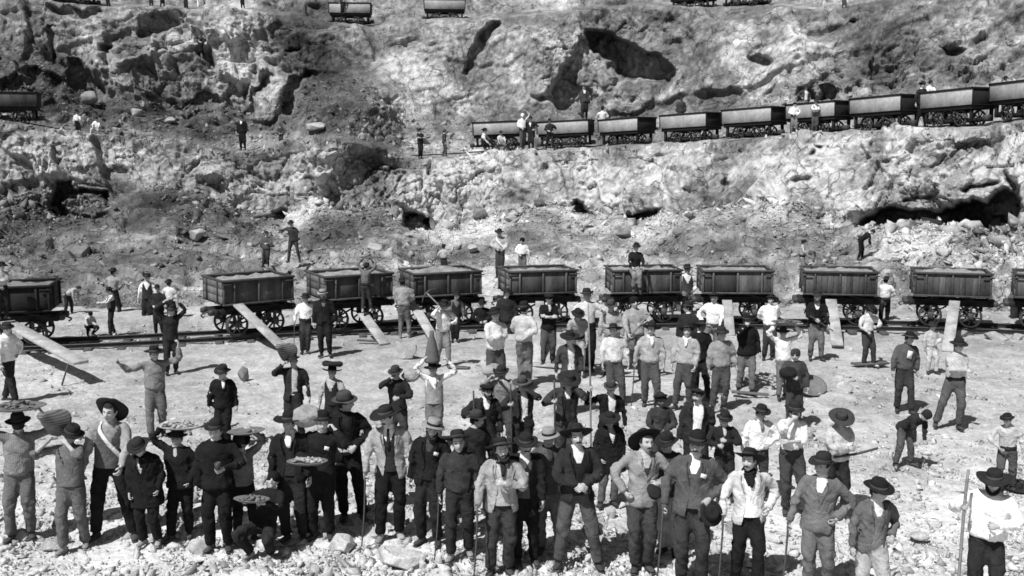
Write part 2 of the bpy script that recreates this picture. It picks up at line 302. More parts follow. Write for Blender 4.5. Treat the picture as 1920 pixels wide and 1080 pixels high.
# rock tone: pale stained faces, dark earthy beds; raised blocks paler, sunken ones darker
tone = np.full(PX.shape, 0.50) + (.12 * np.exp(-((PY - 330) / 50) ** 2) + .04) / (1 + np.exp(-(PX - 300) / 120))
def tint(x, y, rx, ry, ang, amt):
    c, s_ = math.cos(math.radians(ang)), math.sin(math.radians(ang)); X = PX + 1.7 * wx_; Y = PY + 1.7 * wy_
    u = ((X - x) * c + (Y - y) * s_) / rx; v = (-(X - x) * s_ + (Y - y) * c) / ry
    tone[...] += .80 * amt * (1 / (1 + np.exp(np.clip((np.sqrt(u * u + v * v) - 1) * 3.6, -30, 30))))
for a in [(640, 220, 80, 75, 0, -.34), (610, 90, 80, 60, 10, -.34), (540, 60, 40, 40, 0, -.3), (250, 130, 130, 60, 0, -.06), (150, 60, 100, 40, 0, -.06), (60, 150, 90, 60, 0, -.25), (300, 220, 200, 40, 0, -.3),
          (455, 90, 26, 80, 0, .42), (430, 170, 30, 40, -20, .3), (515, 185, 26, 36, 20, .3), (790, 150, 60, 42, 25, .5), (860, 185, 30, 20, 30, .4), (900, 90, 50, 60, 25, -.12), (1040, 110, 50, 40, -30, .12), (1000, 210, 70, 20, -10, -.1),
          (1300, 100, 90, 60, 0, -.02), (1500, 110, 60, 40, 0, .12), (1640, 90, 70, 60, 0, -.18), (1720, 60, 120, 60, 10, -.14), (1860, 60, 70, 50, 0, .15), (1450, 150, 60, 30, 0, .15), (1180, 190, 40, 20, 0, .25),
          (90, 300, 120, 40, 0, .10), (130, 400, 110, 34, 0, -.25), (40, 430, 100, 60, 0, -.3), (280, 300, 120, 30, 0, .14), (250, 400, 100, 34, -20, -.16), (300, 370, 40, 30, 0, -.2), (450, 340, 80, 40, 0, .12), (390, 310, 80, 18, 10, .2),
          (590, 300, 70, 46, 0, .3), (560, 370, 40, 40, 30, .35), (725, 335, 34, 60, -8, -.2), (830, 320, 60, 40, 0, .34), (800, 395, 36, 30, 60, .3), (900, 330, 40, 60, 0, .12), (1000, 330, 90, 60, 0, .2), (1130, 350, 70, 50, 0, .25), (1200, 370, 40, 22, 0, -.2), (1300, 320, 60, 50, 0, .3),
          (1410, 320, 34, 60, 10, -.12), (1460, 290, 40, 40, 0, .25), (1620, 320, 30, 70, 40, -.24), (1560, 360, 60, 40, 0, .3), (1740, 300, 90, 50, 0, .2), (1880, 290, 60, 50, 0, .28), (1870, 270, 8, 40, -5, -.3),
          (640, 430, 90, 40, 0, -.22), (400, 450, 160, 60, 0, -.16), (150, 520, 180, 60, 0, -.22), (1000, 470, 90, 40, 0, -.03), (1380, 440, 90, 40, 20, -.12), (1420, 500, 160, 40, 0, -.04), (1760, 450, 130, 30, 0, .3), (1180, 420, 120, 20, 0, .15), (880, 440, 60, 30, 20, .2), (1260, 450, 30, 30, 0, -.2), (580, 500, 200, 30, 0, -.1),
          (620, 140, 70, 60, 0, -.1)]: tint(*a)
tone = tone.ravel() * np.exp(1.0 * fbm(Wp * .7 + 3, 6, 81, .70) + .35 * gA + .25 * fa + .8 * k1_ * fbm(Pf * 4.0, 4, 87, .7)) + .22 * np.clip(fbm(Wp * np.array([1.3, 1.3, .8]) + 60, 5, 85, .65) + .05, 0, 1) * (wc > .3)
tone = tone * (1 + .12 * (PX.ravel() > -999) * np.exp(-((PY.ravel() - 500) / 62) ** 2))
tone = np.clip(.52 * (np.clip(tone, .02, 3) / .52) ** 1.45, .05, 1.35)
idx = np.arange(NX * NY).reshape(NY, NX)
quads = np.stack([idx[1:, :-1], idx[1:, 1:], idx[:-1, 1:], idx[:-1, :-1]], -1).reshape(-1, 4)
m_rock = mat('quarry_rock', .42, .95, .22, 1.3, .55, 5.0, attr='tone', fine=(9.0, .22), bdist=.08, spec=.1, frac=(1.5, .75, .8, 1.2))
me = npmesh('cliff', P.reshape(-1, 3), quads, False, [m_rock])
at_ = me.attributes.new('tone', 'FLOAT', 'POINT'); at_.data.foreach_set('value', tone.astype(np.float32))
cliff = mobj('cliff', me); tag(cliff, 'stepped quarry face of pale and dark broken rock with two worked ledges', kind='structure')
CP_, CT_ = P, tone.reshape(PX.shape)
# ------------------------------------------------------------------ quarry floor
qx = np.concatenate([np.linspace(-6000, -400, 40), np.linspace(-380, -8, 40), np.arange(0, 1922, 3.8), np.linspace(1930, 2300, 40), np.linspace(2400, 8000, 40)])
qy = np.concatenate([np.arange(566, 760, 2.4), np.arange(760, 1150, 3.2), np.linspace(1160, 1700, 40)])
QX, QY = np.meshgrid(qx, qy); gp = at(QX, QY, groundY(QY)); gp[..., 2] = 0
gf = gp.reshape(-1, 3)
def ground_h(p):
    z = .10 * fbm(p * .35, 3, 400) + .035 * fbm(p * 1.7, 3, 410)
    return z
gz = ground_h(gf)
f1, e1 = facet(gf * 2.6 + 1.5, 420, .9); f2_, e2 = facet(gf * 6.5, 440, .9)
stony = np.clip(.35 + 1.2 * fbm(gf * .28 + 9, 3, 450), .12, 1)
px_, py_ = QX.ravel(), QY.ravel()
path = np.exp(-((px_ - 240) / 110) ** 2 - ((py_ - 1050) / 40) ** 2)          # the trodden patch at the lower left
smooth_band = np.exp(-((py_ - 690) / 55) ** 2); stony = stony * (1 - .8 * path) * (1 - .6 * smooth_band)
gd = gz + stony * (f1 * .09 + f2_ * .05) + .03 * (fbm(gf * 4, 4, 460, .7))
gf2 = gf.copy(); gf2[:, 2] = gd
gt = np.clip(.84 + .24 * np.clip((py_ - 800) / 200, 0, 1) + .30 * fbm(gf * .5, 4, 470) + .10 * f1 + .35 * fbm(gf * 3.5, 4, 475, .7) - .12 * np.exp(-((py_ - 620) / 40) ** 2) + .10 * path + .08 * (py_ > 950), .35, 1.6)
back = np.array([[-90, 7.5, -.3], [90, 7.5, -.3], [90, -60, -.3], [-90, -60, -.3]])
idx = np.arange(len(qx) * len(qy)).reshape(len(qy), len(qx))
quads = np.stack([idx[1:, :-1], idx[1:, 1:], idx[:-1, 1:], idx[:-1, :-1]], -1).reshape(-1, 4)
n0 = len(gf2); V = np.vstack([gf2, back]); quads = np.vstack([quads, [[n0, n0 + 3, n0 + 2, n0 + 1]]])
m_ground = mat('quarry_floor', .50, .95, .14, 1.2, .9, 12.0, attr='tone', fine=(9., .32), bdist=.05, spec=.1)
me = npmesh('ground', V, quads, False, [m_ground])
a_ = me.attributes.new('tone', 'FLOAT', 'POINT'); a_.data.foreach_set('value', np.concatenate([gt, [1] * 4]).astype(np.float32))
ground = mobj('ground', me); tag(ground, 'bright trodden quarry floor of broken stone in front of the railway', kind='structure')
def gz_at(x, y): return float(ground_h(np.array([[x, y, 0.0]]))[0])
# ------------------------------------------------------------------ loose stone
def chunk(seed, n=11):
    r = random.Random(seed); bm = bmesh.new()
    for _ in range(n):
        v = Vector((r.gauss(0, 1), r.gauss(0, 1), r.gauss(0, 1))).normalized() * r.uniform(.55, 1.3); bm.verts.new((v.x * 1.2, v.y * .8, v.z * .6))
    res = bmesh.ops.convex_hull(bm, input=bm.verts); bmesh.ops.delete(bm, geom=[v for v in bm.verts if not v.link_faces], context='VERTS')
    bmesh.ops.triangulate(bm, faces=bm.faces); bm.verts.ensure_lookup_table(); bm.verts.index_update()
    V = np.array([v.co[:] for v in bm.verts]); Fc = np.array([[v.index for v in f.verts] for f in bm.faces]); bm.free(); return V, Fc
CH = [chunk(k, 7 + k % 3) for k in range(12)] + [chunk(50 + k, 6) for k in range(8)]
def scatter(name, pos, size, tone_v, label, material):
    n = len(pos); px_sz = size / pos[:, 1] * F; kind = np.where(px_sz > 4.2, rng.integers(0, 12, n), rng.integers(12, len(CH), n)); Vs, Fs, Ts = [], [], []; off = 0
    for k, (cv, cf) in enumerate(CH):
        m = np.nonzero(kind == k)[0]
        if not len(m): continue
        q = rng.normal(size=(len(m), 4)); q[:, 1:3] *= .45; q /= np.linalg.norm(q, axis=1, keepdims=True); w_, x, y, z = q.T
        R = np.stack([1 - 2 * (y * y + z * z), 2 * (x * y - z * w_), 2 * (x * z + y * w_), 2 * (x * y + z * w_), 1 - 2 * (x * x + z * z), 2 * (y * z - x * w_), 2 * (x * z - y * w_), 2 * (y * z + x * w_), 1 - 2 * (x * x + y * y)], -1).reshape(-1, 3, 3)
        sc = size[m][:, None] * rng.uniform(.75, 1.25, (len(m), 3))
        v = np.einsum('nij,nkj->nki', R, cv[None] * sc[:, None, :]) + pos[m][:, None, :]
        Vs.append(v.reshape(-1, 3)); Fs.append((cf[None] + (off + np.arange(len(m)) * len(cv))[:, None, None]).reshape(-1, 3)); off += len(m) * len(cv)
        Ts.append(np.repeat(tone_v[m], len(cv)))
    me = npmesh(name, np.vstack(Vs), np.vstack(Fs), False, [material])
    a = me.attributes.new('tone', 'FLOAT', 'POINT'); a.data.foreach_set('value', np.concatenate(Ts).astype(np.float32))
    return tag(mobj(name, me), label, kind='stuff')
def grid_at(px, py):
    """point and tone of the cliff sheet at picture positions"""
    j = np.clip(np.searchsorted(gx, px), 1, NX - 1); i = np.clip(np.searchsorted(gy, py), 1, NY - 1)
    return CP_[i, j], CT_[i, j]
m_stone = mat('loose_stone', .42, .95, .3, 3.0, .9, 22.0, attr='tone', bdist=.02, spec=.1, fine=(30, .3))
# talus below the lower face
n = 64000; px = rng.uniform(-150, 2070, n); tl = np.interp(px, gx, Ty) ; py = tl - 6 + (592 - tl) * rng.uniform(0, 1, n) ** 1.15
dens = fbm(np.stack([px / 90, py / 50, 0 * px], -1), 3, 500); keep = dens > rng.uniform(-.6, .35, n); px, py = px[keep], py[keep]
pp, tt = grid_at(px, py); dist = pp[:, 1]
big = rng.pareto(2.2, len(px)); szpx = np.clip(1.3 + 1.6 * big, 1.0, 17) * (1 + .8 * np.exp(-((py - np.interp(px, gx, Ty)) / 22) ** 2))
szpx *= np.where((px > 1620) & (py < 500), 1.5, 1)
scatter('talus_rubble', pp + [0, 0, .02], szpx * dist / F * .62, np.clip(tt * 1.1 + rng.normal(.08, .22, len(px)), .08, 1.5), 'broken stone lying on the slope below the lower rock face', m_stone)
# rubble on the ledges
Vp = []
n = 24000; px = rng.uniform(-100, 2020, n); t = rng.uniform(0, 1, n); hi = np.interp(px, gx, F2y); lo = np.interp(px, gx, L1y)
py = lo + 9 - (lo + 9 - np.minimum(hi, lo - 12)) * t ** 1.2 * 1.05; m = (px < 900) | (rng.random(n) < .35); px, py = px[m], py[m]
pp, tt = grid_at(px, py); szpx = np.clip(1.2 + 1.7 * rng.pareto(2.2, len(px)), 1.2, 13)
scatter('ledge_rubble', pp, szpx * pp[:, 1] / F * .62, np.clip(tt + rng.normal(.12, .18, len(px)), .15, 1.4), 'heaps of broken stone lying on the middle ledge of the quarry', m_stone)
# floor rubble
n = 58000; px = rng.uniform(-120, 2040, n); py = 585 + 560 * rng.uniform(0, 1, n) ** .9
Y = groundY(py); X = (px - 960) / F * Y / (CP) * 1.0; X = at(px, py, Y)[:, 0]
p3 = np.stack([X, Y, 0 * X], -1); st = fbm(p3 * .28 + 9, 3, 450); path = np.exp(-((px - 240) / 130) ** 2 - ((py - 1045) / 34) ** 2); band = np.exp(-((py - 680) / 55) ** 2)
near = np.clip((py - 780) / 240, 0, 1)
pk = (.32 + 1.1 * st + .5 * near) * (1 - .95 * path) * (1 - .15 * band); m = rng.random(n) < pk; p3 = p3[m]; px = px[m]; py = py[m]
p3[:, 2] = ground_h(p3) + .005
s_m = np.clip(.014 + .014 * rng.pareto(2.0, len(p3)), .011, .10) * (1 + .4 * near[m])
scatter('floor_rubble', p3, s_m * .9, np.clip(1.0 + .2 * near[m] + rng.normal(0, .25, len(p3)), .4, 1.9), 'loose pale stones strewn over the quarry floor', m_stone)
print('tris', sum(len(o.data.polygons)*(2 if o.name in ('cliff','ground') else 1) for o in S.objects if o.type=='MESH'), [(o.name,len(o.data.polygons)) for o in S.objects if o.type=='MESH'])
print('terrain', time.time() - T0)
# ------------------------------------------------------------------ small mesh kit
def V3(*a): return np.array(a if len(a) > 1 else a[0], float)
def unit(v): v = np.asarray(v, float); return v / (np.linalg.norm(v) + 1e-12)
class G:
    def __init__(s): s.V = []; s.Q = []; s.T = []; s.mq = []; s.mt = []; s.n = 0
    def add(s, g, m=0, M=None):
        V, Q, T = g; V = np.asarray(V, float)
        if M is not None: V = V @ M[:3, :3].T + M[:3, 3]
        s.V.append(V)
        if len(Q): s.Q.append(np.asarray(Q) + s.n); s.mq += [m] * len(Q) if np.isscalar(m) else list(m)
        if len(T): s.T.append(np.asarray(T) + s.n); s.mt += [m if np.isscalar(m) else 0] * len(T)
        s.n += len(V); return s
    def arr(s): return (np.vstack(s.V), np.vstack(s.Q) if s.Q else np.zeros((0, 4), int), np.vstack(s.T) if s.T else np.zeros((0, 3), int))
    def mesh(s, name, mats, smooth=True):
        V, Q, T = s.arr(); return npmesh(name, V, [Q, T], smooth, mats, s.mq + s.mt)
    def obj(s, name, mats, parent=None, smooth=True, label=None):
        if not isinstance(mats, (list, tuple)): mats = [mats]
        o = mobj(name, s.mesh(name, mats, smooth), parent)
        if label: o['label'] = label
        return o
def crom(P, sub):
    P = np.asarray(P, float)
    if sub <= 1 or len(P) < 3: return P
    E = np.vstack([2 * P[0] - P[1], P, 2 * P[-1] - P[-2]]); out = []
    for k in range(len(P) - 1):
        a, b, c, d = E[k:k + 4]
        for t in np.arange(sub) / sub:
            out.append(.5 * ((2 * b) + (-a + c) * t + (2 * a - 5 * b + 4 * c - d) * t * t + (-a + 3 * b - 3 * c + d) * t ** 3))
    out.append(P[-1]); return np.array(out)
def loft(path, rad, n=10, ref=(1, 0, 0), sub=3, sq=1.0, caps=True):
    path = np.asarray(path, float); rad = np.array([(r, r) if np.isscalar(r) else r for r in rad], float)
    A = crom(np.hstack([path, rad]), sub); p, r = A[:, :3], np.abs(A[:, 3:])
    t = np.gradient(p, axis=0); t /= np.linalg.norm(t, axis=1, keepdims=True) + 1e-12
    ref = np.array(ref, float); u = ref - (t @ ref)[:, None] * t
    bad = np.linalg.norm(u, axis=1) < .15
    if bad.any(): r2 = np.array([0, 1, 0.]); u[bad] = (r2 - (t @ r2)[:, None] * t)[bad]
    u /= np.linalg.norm(u, axis=1, keepdims=True) + 1e-12; v = np.cross(t, u)
    th = np.arange(n) / n * 2 * math.pi; c, s = np.cos(th), np.sin(th)
    if sq != 1: c = np.sign(c) * np.abs(c) ** sq; s = np.sign(s) * np.abs(s) ** sq
    V = p[:, None] + (r[:, :1] * c)[..., None] * u[:, None] + (r[:, 1:] * s)[..., None] * v[:, None]
    k = len(p); i = np.arange(k * n).reshape(k, n); j = np.roll(i, -1, 1)
    Q = np.stack([i[:-1], j[:-1], j[1:], i[1:]], -1).reshape(-1, 4); V = V.reshape(-1, 3); T = []
    if caps:
        V = np.vstack([V, p[0], p[-1]]); a, b = k * n, k * n + 1
        T = [(a, j[0, q], i[0, q]) for q in range(n)] + [(b, i[-1, q], j[-1, q]) for q in range(n)]
    return V, Q, np.array(T).reshape(-1, 3)
def box(cx, cy, cz, sx, sy, sz, bev=0.0, M=None):
    """box by centre and full size, optionally with its vertical and long edges chamfered"""
    hx, hy, hz = sx / 2, sy / 2, sz / 2
    if not bev:
        V = np.array([(cx + a * hx, cy + b * hy, cz + c * hz) for c in (-1, 1) for b in (-1, 1) for a in (-1, 1)])
        Q = [(0, 2, 3, 1), (4, 5, 7, 6), (0, 1, 5, 4), (2, 6, 7, 3), (0, 4, 6, 2), (1, 3, 7, 5)]; T = []
    else:
        o = []; b = bev
        for z, k in ((-hz, b), (-hz + b, 0), (hz - b, 0), (hz, b)):
            x, y = hx - k, hy - k
            o += [(-x + b, -y, z), (x - b, -y, z), (x, -y + b, z), (x, y - b, z), (x - b, y, z), (-x + b, y, z), (-x, y - b, z), (-x, -y + b, z)]
        V = np.array(o) + [cx, cy, cz]; Q = []
        for r in range(3):
            for q in range(8): Q.append((r * 8 + q, r * 8 + (q + 1) % 8, r * 8 + 8 + (q + 1) % 8, r * 8 + 8 + q))
        Q += [(7, 2, 1, 0), (7, 6, 3, 2), (6, 5, 4, 3), (24, 25, 26, 31), (31, 26, 27, 30), (30, 27, 28, 29)]; T = []
    if M is not None: V = V @ M[:3, :3].T + M[:3, 3]
    return V, np.array(Q), np.array(T).reshape(-1, 3)
def bar(a, b, w_, h_, up=(0, 0, 1)):
    """square bar from a to b"""
    a, b = V3(a), V3(b); t = unit(b - a); u = np.cross(t, up); u = unit(u) if np.linalg.norm(u) > .01 else V3(1, 0, 0); v = np.cross(u, t)
    V = np.array([p + u * su * w_ / 2 + v * sv * h_ / 2 for p in (a, b) for sv in (-1, 1) for su in (-1, 1)])
    return V, np.array([(0, 2, 3, 1), (4, 5, 7, 6), (0, 1, 5, 4), (2, 6, 7, 3), (0, 4, 6, 2), (1, 3, 7, 5)])[:, ::-1], np.zeros((0, 3), int)
def lathe(prof, n=20, sx=1.0, sy=1.0, zf=None):
    prof = np.array(prof, float); th = np.arange(n) / n * 2 * math.pi; k = len(prof)
    V = np.stack([prof[:, :1] * np.cos(th) * sx, prof[:, :1] * np.sin(th) * sy, prof[:, 1:] + 0 * th], -1).reshape(-1, 3)
    if zf is not None: V[:, 2] += zf(V[:, 0], V[:, 1])
    i = np.arange(k * n).reshape(k, n); j = np.roll(i, -1, 1)
    return V, np.stack([i[:-1], j[:-1], j[1:], i[1:]], -1).reshape(-1, 4), np.zeros((0, 3), int)
def Mx(loc=(0, 0, 0), yaw=0, pitch=0, roll=0, sc=1.0):
    m = Matrix.Translation(Vector(loc)) @ Matrix.Rotation(math.radians(yaw), 4, 'Z') @ Matrix.Rotation(math.radians(pitch), 4, 'X') @ Matrix.Rotation(math.radians(roll), 4, 'Y') @ Matrix.Scale(sc, 4)
    return np.array(m)
def ap(M, p): return M[:3, :3] @ np.asarray(p, float) + M[:3, 3]
# ------------------------------------------------------------------ cloth, skin and other materials
TONE = dict(k0=.014, k1=.024, k2=.048, g0=.082, g1=.135, g2=.21, g3=.32, w1=.46, w2=.64, w3=.76)
def cloth(t):
    base, _, kind = t.partition('_'); v = TONE[base]; kw = dict(rough=.95, var=.38, scale=5, bump=.5, bscale=26, rnd=.15, bdist=.012, spec=.12, folds=(4.4, 1.2, .5, .018), fine=(38, .22))
    if kind == 'stripe': kw.update(stripe=(15, .32, 'X'))
    if kind == 'rib': kw.update(stripe=(26, .25, 'X'))
    if kind == 'tweed': kw.update(fine=(120, .5))
    return mat('cloth_' + t, v, **kw)
M_SKIN = mat('skin', .42, .6, .18, 14, .15, 60, rnd=.15, bdist=.004, spec=.35)
M_SKIND = mat('skin_dark', .12, .6, .18, 14, .15, 60, rnd=.15, bdist=.004, spec=.35)
M_DARK = mat('eye_dark', .02, .5, .1, 10, 0); M_LIP = mat('lip', .12, .6, .1, 10, 0)
M_HAIR = mat('hair', .018, .8, .4, 40, .8, 90, bdist=.01, stretch=(1, 1, .3))
M_BOOT = mat('boot_leather', .05, .75, .3, 12, .4, 40, rnd=.3); M_BOOTL = mat('dusty_boot', .26, .9, .3, 12, .4, 40, rnd=.2)
M_STRAW = mat('straw', .26, .85, .2, 30, .6, 80); M_FELT = mat('felt_black', .022, .95, .3, 8, .3, 50, rnd=.3, spec=.1); M_FELTG = mat('felt_grey', .055, .95, .3, 8, .3, 50, rnd=.3, spec=.1)
M_FELTL = mat('felt_light', .16, .95, .3, 8, .3, 50, rnd=.2, spec=.1)
M_STICK = mat('stick_wood', .07, .8, .3, 10, .4, 30); M_POLE = mat('pole_wood', .22, .8, .3, 10, .4, 30); M_BASKET = mat('basket_weave', .2, .9, .25, 12, .6, 60, stripe=(9, .6, 'Z'))
M_METAL = mat('worn_iron', .06, .55, .4, 8, .4, 40, metal=.2, spec=.4); M_ORE = mat('ore', .17, .95, .4, 6, .8, 20, bdist=.03); M_OREL = mat('ore_pale', .36, .95, .3, 6, .8, 20, bdist=.03)
M_TRAY = mat('tray_iron', .14, .7, .3, 10, .3, 30)
# ------------------------------------------------------------------ the head
ZL = [.112, .104, .090, .070, .052, .042, .035, .028, .022, .010, .0, -.012, -.024, -.033, -.041, -.047, -.056, -.068, -.083, -.098, -.110]
PH = [0, .09, .19, .30, .42, .55, .70, .90, 1.15, 1.45, 1.8, 2.2, 2.6]; PH = sorted([-a for a in PH[1:]] + PH + [math.pi])
def head_geo(dark=True, seed=0):
    rr = random.Random(seed); wn = rr.uniform(.92, 1.08); nose = rr.uniform(.75, 1.25); jawk = rr.uniform(.85, 1.2)
    V = []
    for z in ZL:
        zz = z / .118; r = math.sqrt(max(0, 1 - zz * zz)) ** .82; jaw = 1 - (.30 * jawk * max(0, (-.015 - z) / .1) ** 1.1)
        for ph in PH:
            c = math.cos(ph); x = .074 * wn * r * math.sin(ph) * jaw; y = -(.094 if c > 0 else .100) * r * c
            if z < -.05 and c < .2: y *= 1 - .35 * min(1, (-.05 - z) / .05) * min(1, (.2 - c) / .6)
            f = max(0, c) ** .5; ax = abs(x)
            dy = 0
            dy -= .026 * nose * math.exp(-(x / .0115) ** 2) * (math.exp(-((z + .022) / .014) ** 2) + .55 * math.exp(-((z - .002) / .020) ** 2))
            dy -= .006 * math.exp(-((z - .036) / .010) ** 2) * (ax < .055)
            dy += .013 * math.exp(-((ax - .031) / .015) ** 2 - ((z - .014) / .013) ** 2)
            dy -= .005 * math.exp(-((ax - .045) / .016) ** 2 - ((z + .018) / .016) ** 2)
            dy -= .006 * math.exp(-(x / .022) ** 2 - ((z + .050) / .012) ** 2)
            dy += .005 * math.exp(-(x / .02) ** 2 - ((z + .068) / .007) ** 2)
            dy -= .011 * math.exp(-(x / .024) ** 2 - ((z + .096) / .014) ** 2)
            V.append((x, y + dy * f, z))
    n = len(PH); k = len(ZL); V += [(0, 0, .119), (0, -.01, -.116)]
    Q, m = [], []
    for a in range(k - 1):
        for b in range(n):
            q = (a * n + b, (a + 1) * n + b, (a + 1) * n + (b + 1) % n, a * n + (b + 1) % n); Q.append(q)
            cx = sum(V[i][0] for i in q) / 4; cz = sum(V[i][2] for i in q) / 4; cy = sum(V[i][1] for i in q) / 4; mi = 0
            if cy < -.03:
                if abs(abs(cx) - .031) < .010 and .010 < cz < .022: mi = 1
                elif abs(abs(cx) - .031) < .017 and .035 < cz < .042: mi = 1
                elif abs(cx) < .023 and -.056 < cz < -.047: mi = 2
            m.append(mi)
    T = [(k * n, b, (b + 1) % n) for b in range(n)] + [(k * n + 1, (k - 1) * n + (b + 1) % n, (k - 1) * n + b) for b in range(n)]
    return (np.array(V), np.array(Q), np.array(T)), m
EAR = loft([(0, 0, -.030), (.004, .004, -.012), (.006, .008, .010), (.002, .004, .026)], [(.004, .006), (.007, .013), (.008, .016), (.005, .009)], 6, sub=2)
def hand_geo(g, wr, d, nrm, side, curl=.5, m=0):
    """palm, four fingers of different length and a thumb; d points along the hand, nrm out of the palm"""
    d = unit(d); nrm = unit(nrm - np.dot(nrm, d) * d); w_ = np.cross(d, nrm) * side
    g.add(loft([wr - d * .05, wr, wr + d * .035, wr + d * .080], [(.026, .022), (.027, .021), (.040, .017), (.039, .013)], 8, ref=w_, sub=1), m)
    for k, (o, L) in enumerate(((-.029, .066), (-.010, .078), (.010, .073), (.028, .056))):
        b = wr + d * .072 + w_ * o; a = curl * (1.0 + .12 * k); P = [b]; dd = d
        for q, f in enumerate((.42, .33, .28)):
            ca, sa = math.cos(a * (.9 if q == 0 else 1.1)), math.sin(a * (.9 if q == 0 else 1.1)); n_ = unit(np.cross(w_, dd)) ; n_ = n_ * np.sign(np.dot(n_, nrm) + 1e-6) if q == 0 else unit(nn_)
            nd = unit(dd * ca + n_ * sa); nn_ = n_ * ca - dd * sa; dd = nd; P.append(P[-1] + dd * L * f)
        g.add(loft(P, [.0105, .0100, .0090, .0068], 5, ref=w_, sub=1), m)
    b = wr + d * .022 - w_ * .030; td = unit(d * .75 - w_ * .62 + nrm * .35)
    g.add(loft([b, b + td * .032, b + unit(td + nrm * curl * .6 + d * .3) * .060], [.0135, .0115, .0085], 5, ref=nrm, sub=1), m)
def ik(a, b, l1, l2, pole):
    a, b = V3(a), V3(b); d = b - a; L = np.linalg.norm(d); Lm = (l1 + l2) * .995
    if L > Lm: b = a + d / L * Lm; L = Lm; d = b - a
    u = d / (L + 1e-9); x = (l1 * l1 - l2 * l2 + L * L) / (2 * L); h = math.sqrt(max(0, l1 * l1 - x * x))
    p = np.asarray(pole, float); p = unit(p - (p @ u) * u); return a + u * x + p * h, b
# ------------------------------------------------------------------ hats
def hat_geo(kind, seed=0):
    rr = random.Random(seed); c1 = rr.uniform(.1, .5); ph = rr.uniform(0, 6.28)
    g = G()
    if kind == 'cap':
        g.add(lathe([(.082, -.012), (.090, .0), (.118, .022), (.122, .034), (.105, .050), (.05, .060), (.0, .062)], 16, .98, 1.08, lambda x, y: -.12 * (y + .02)))
        g.add(lathe([(.06, 0), (.115, -.006), (.118, -.012), (.06, -.010)], 16, .85, 1.15, lambda x, y: np.where(y < -.04, 0, .02)))
        return g, None
    if kind == 'kerchief':
        g.add(lathe([(.088, -.06), (.094, -.02), (.094, .02), (.084, .05), (.05, .075), (0, .082)], 16, .95, 1.12)); return g, None
    R, cr, ch, top = dict(wide=(.186, .088, .105, .070), round=(.160, .090, .110, .060), bowler=(.135, .088, .115, .055), felt=(.150, .090, .120, .062), straw=(.148, .088, .085, .084), small=(.14, .09, .09, .07))[kind]
    R *= rr.uniform(.92, 1.10); bow = dict(wide=.03, round=.035, bowler=.03, felt=.025, straw=.0, small=.02)[kind]
    def zf(x, y):
        r = np.sqrt(x * x + y * y); k = np.clip((r - cr) / (R - cr), 0, 1)
        return k * (bow * (np.abs(x) / (r + 1e-6)) ** 2 + .030 * c1 * np.cos(2 * np.arctan2(y, x) + ph) - .012 * (y < 0)) 
    g.add(lathe([(cr - .004, -.006), (R, -.004), (R + .003, .0), (R, .005), (cr + .006, .006)], 26, .95, 1.08, zf))
    dome = [(cr + .003, .0), (cr + .002, ch * .45), ((cr + top) / 2 + .006, ch * .8), (top, ch * .98), (top * .6, ch * (.93 if kind != 'bowler' else 1.08)), (0, ch * (.88 if kind != 'bowler' else 1.12))]
    if kind == 'straw': dome = [(cr + .003, 0), (cr, ch), (cr - .008, ch + .006), (0, ch + .006)]
    g.add(lathe(dome, 20, .95, 1.10))
    b = G(); b.add(lathe([(cr + .005, .004), (cr + .007, .008), (cr + .006, .034), (cr + .002, .036)], 20, .95, 1.10))
    return g, b
# ------------------------------------------------------------------ people: poses and clothes
ARM = dict(  # wrist, elbow pole, curl
    down=((.275, -.05, .84), (.8, .6, 0), .45), hip=((.20, -.07, 1.00), (1, .75, 0), .9), front=((.035, -.215, 1.04), (1, .3, -.2), .6), chest=((.03, -.23, 1.22), (.9, .0, -.5), .8),
    fold=((-.10, -.205, 1.17), (.8, -.1, -.7), .5), foldlo=((-.09, -.20, 1.10), (.8, -.1, -.6), .5), up=((.17, -.10, 1.79), (1, -.1, -.15), .5), upwide=((.29, -.06, 1.72), (1, -.1, -.3), .7),
    cane=((.31, -.20, .90), (.5, .8, 0), 1.2), face=((.05, -.17, 1.50), (.8, -.3, -.6), .9), shoulder=((.20, -.13, 1.52), (.7, -.3, -.7), .7), pocket=((.205, -.09, .88), (1, .6, 0), .9),
    pole=((.27, -.27, 1.28), (.7, .1, -.7), 1.3), back=((.07, .17, 1.0), (1, .3, 0), .7), fwd=((.16, -.42, 1.18), (.7, .2, -.7), .7), low=((.14, -.46, .60), (1, 0, 0), .8), hold=((.10, -.27, 1.14), (.9, .1, -.5), 1.1),
    point=((.52, -.10, 1.12), (.2, .1, -1), .6), out=((.60, -.15, 1.45), (.2, .1, -1), .5), belt=((.12, -.15, 1.00), (1, .3, 0), .9), rest=((.17, -.35, .98), (.9, .2, -.4), .6), far=((.34, -.12, .80), (.5, .6, 0), .5))
LEG = dict(stand=((.105, -.01), (.105, .02)), close=((.075, 0), (.075, .01)), wide=((.21, .0), (.25, -.03)), a=((.12, -.12), (.10, .08)), b=((.10, .08), (.13, -.12)), stride=((.10, -.26), (.12, .22)), wideb=((.30, .02), (.10, -.04)), c=((.16, -.05), (.07, .03)), d=((.07, .03), (.17, -.07)))
VOX = []        # garments waiting for their cloth surface
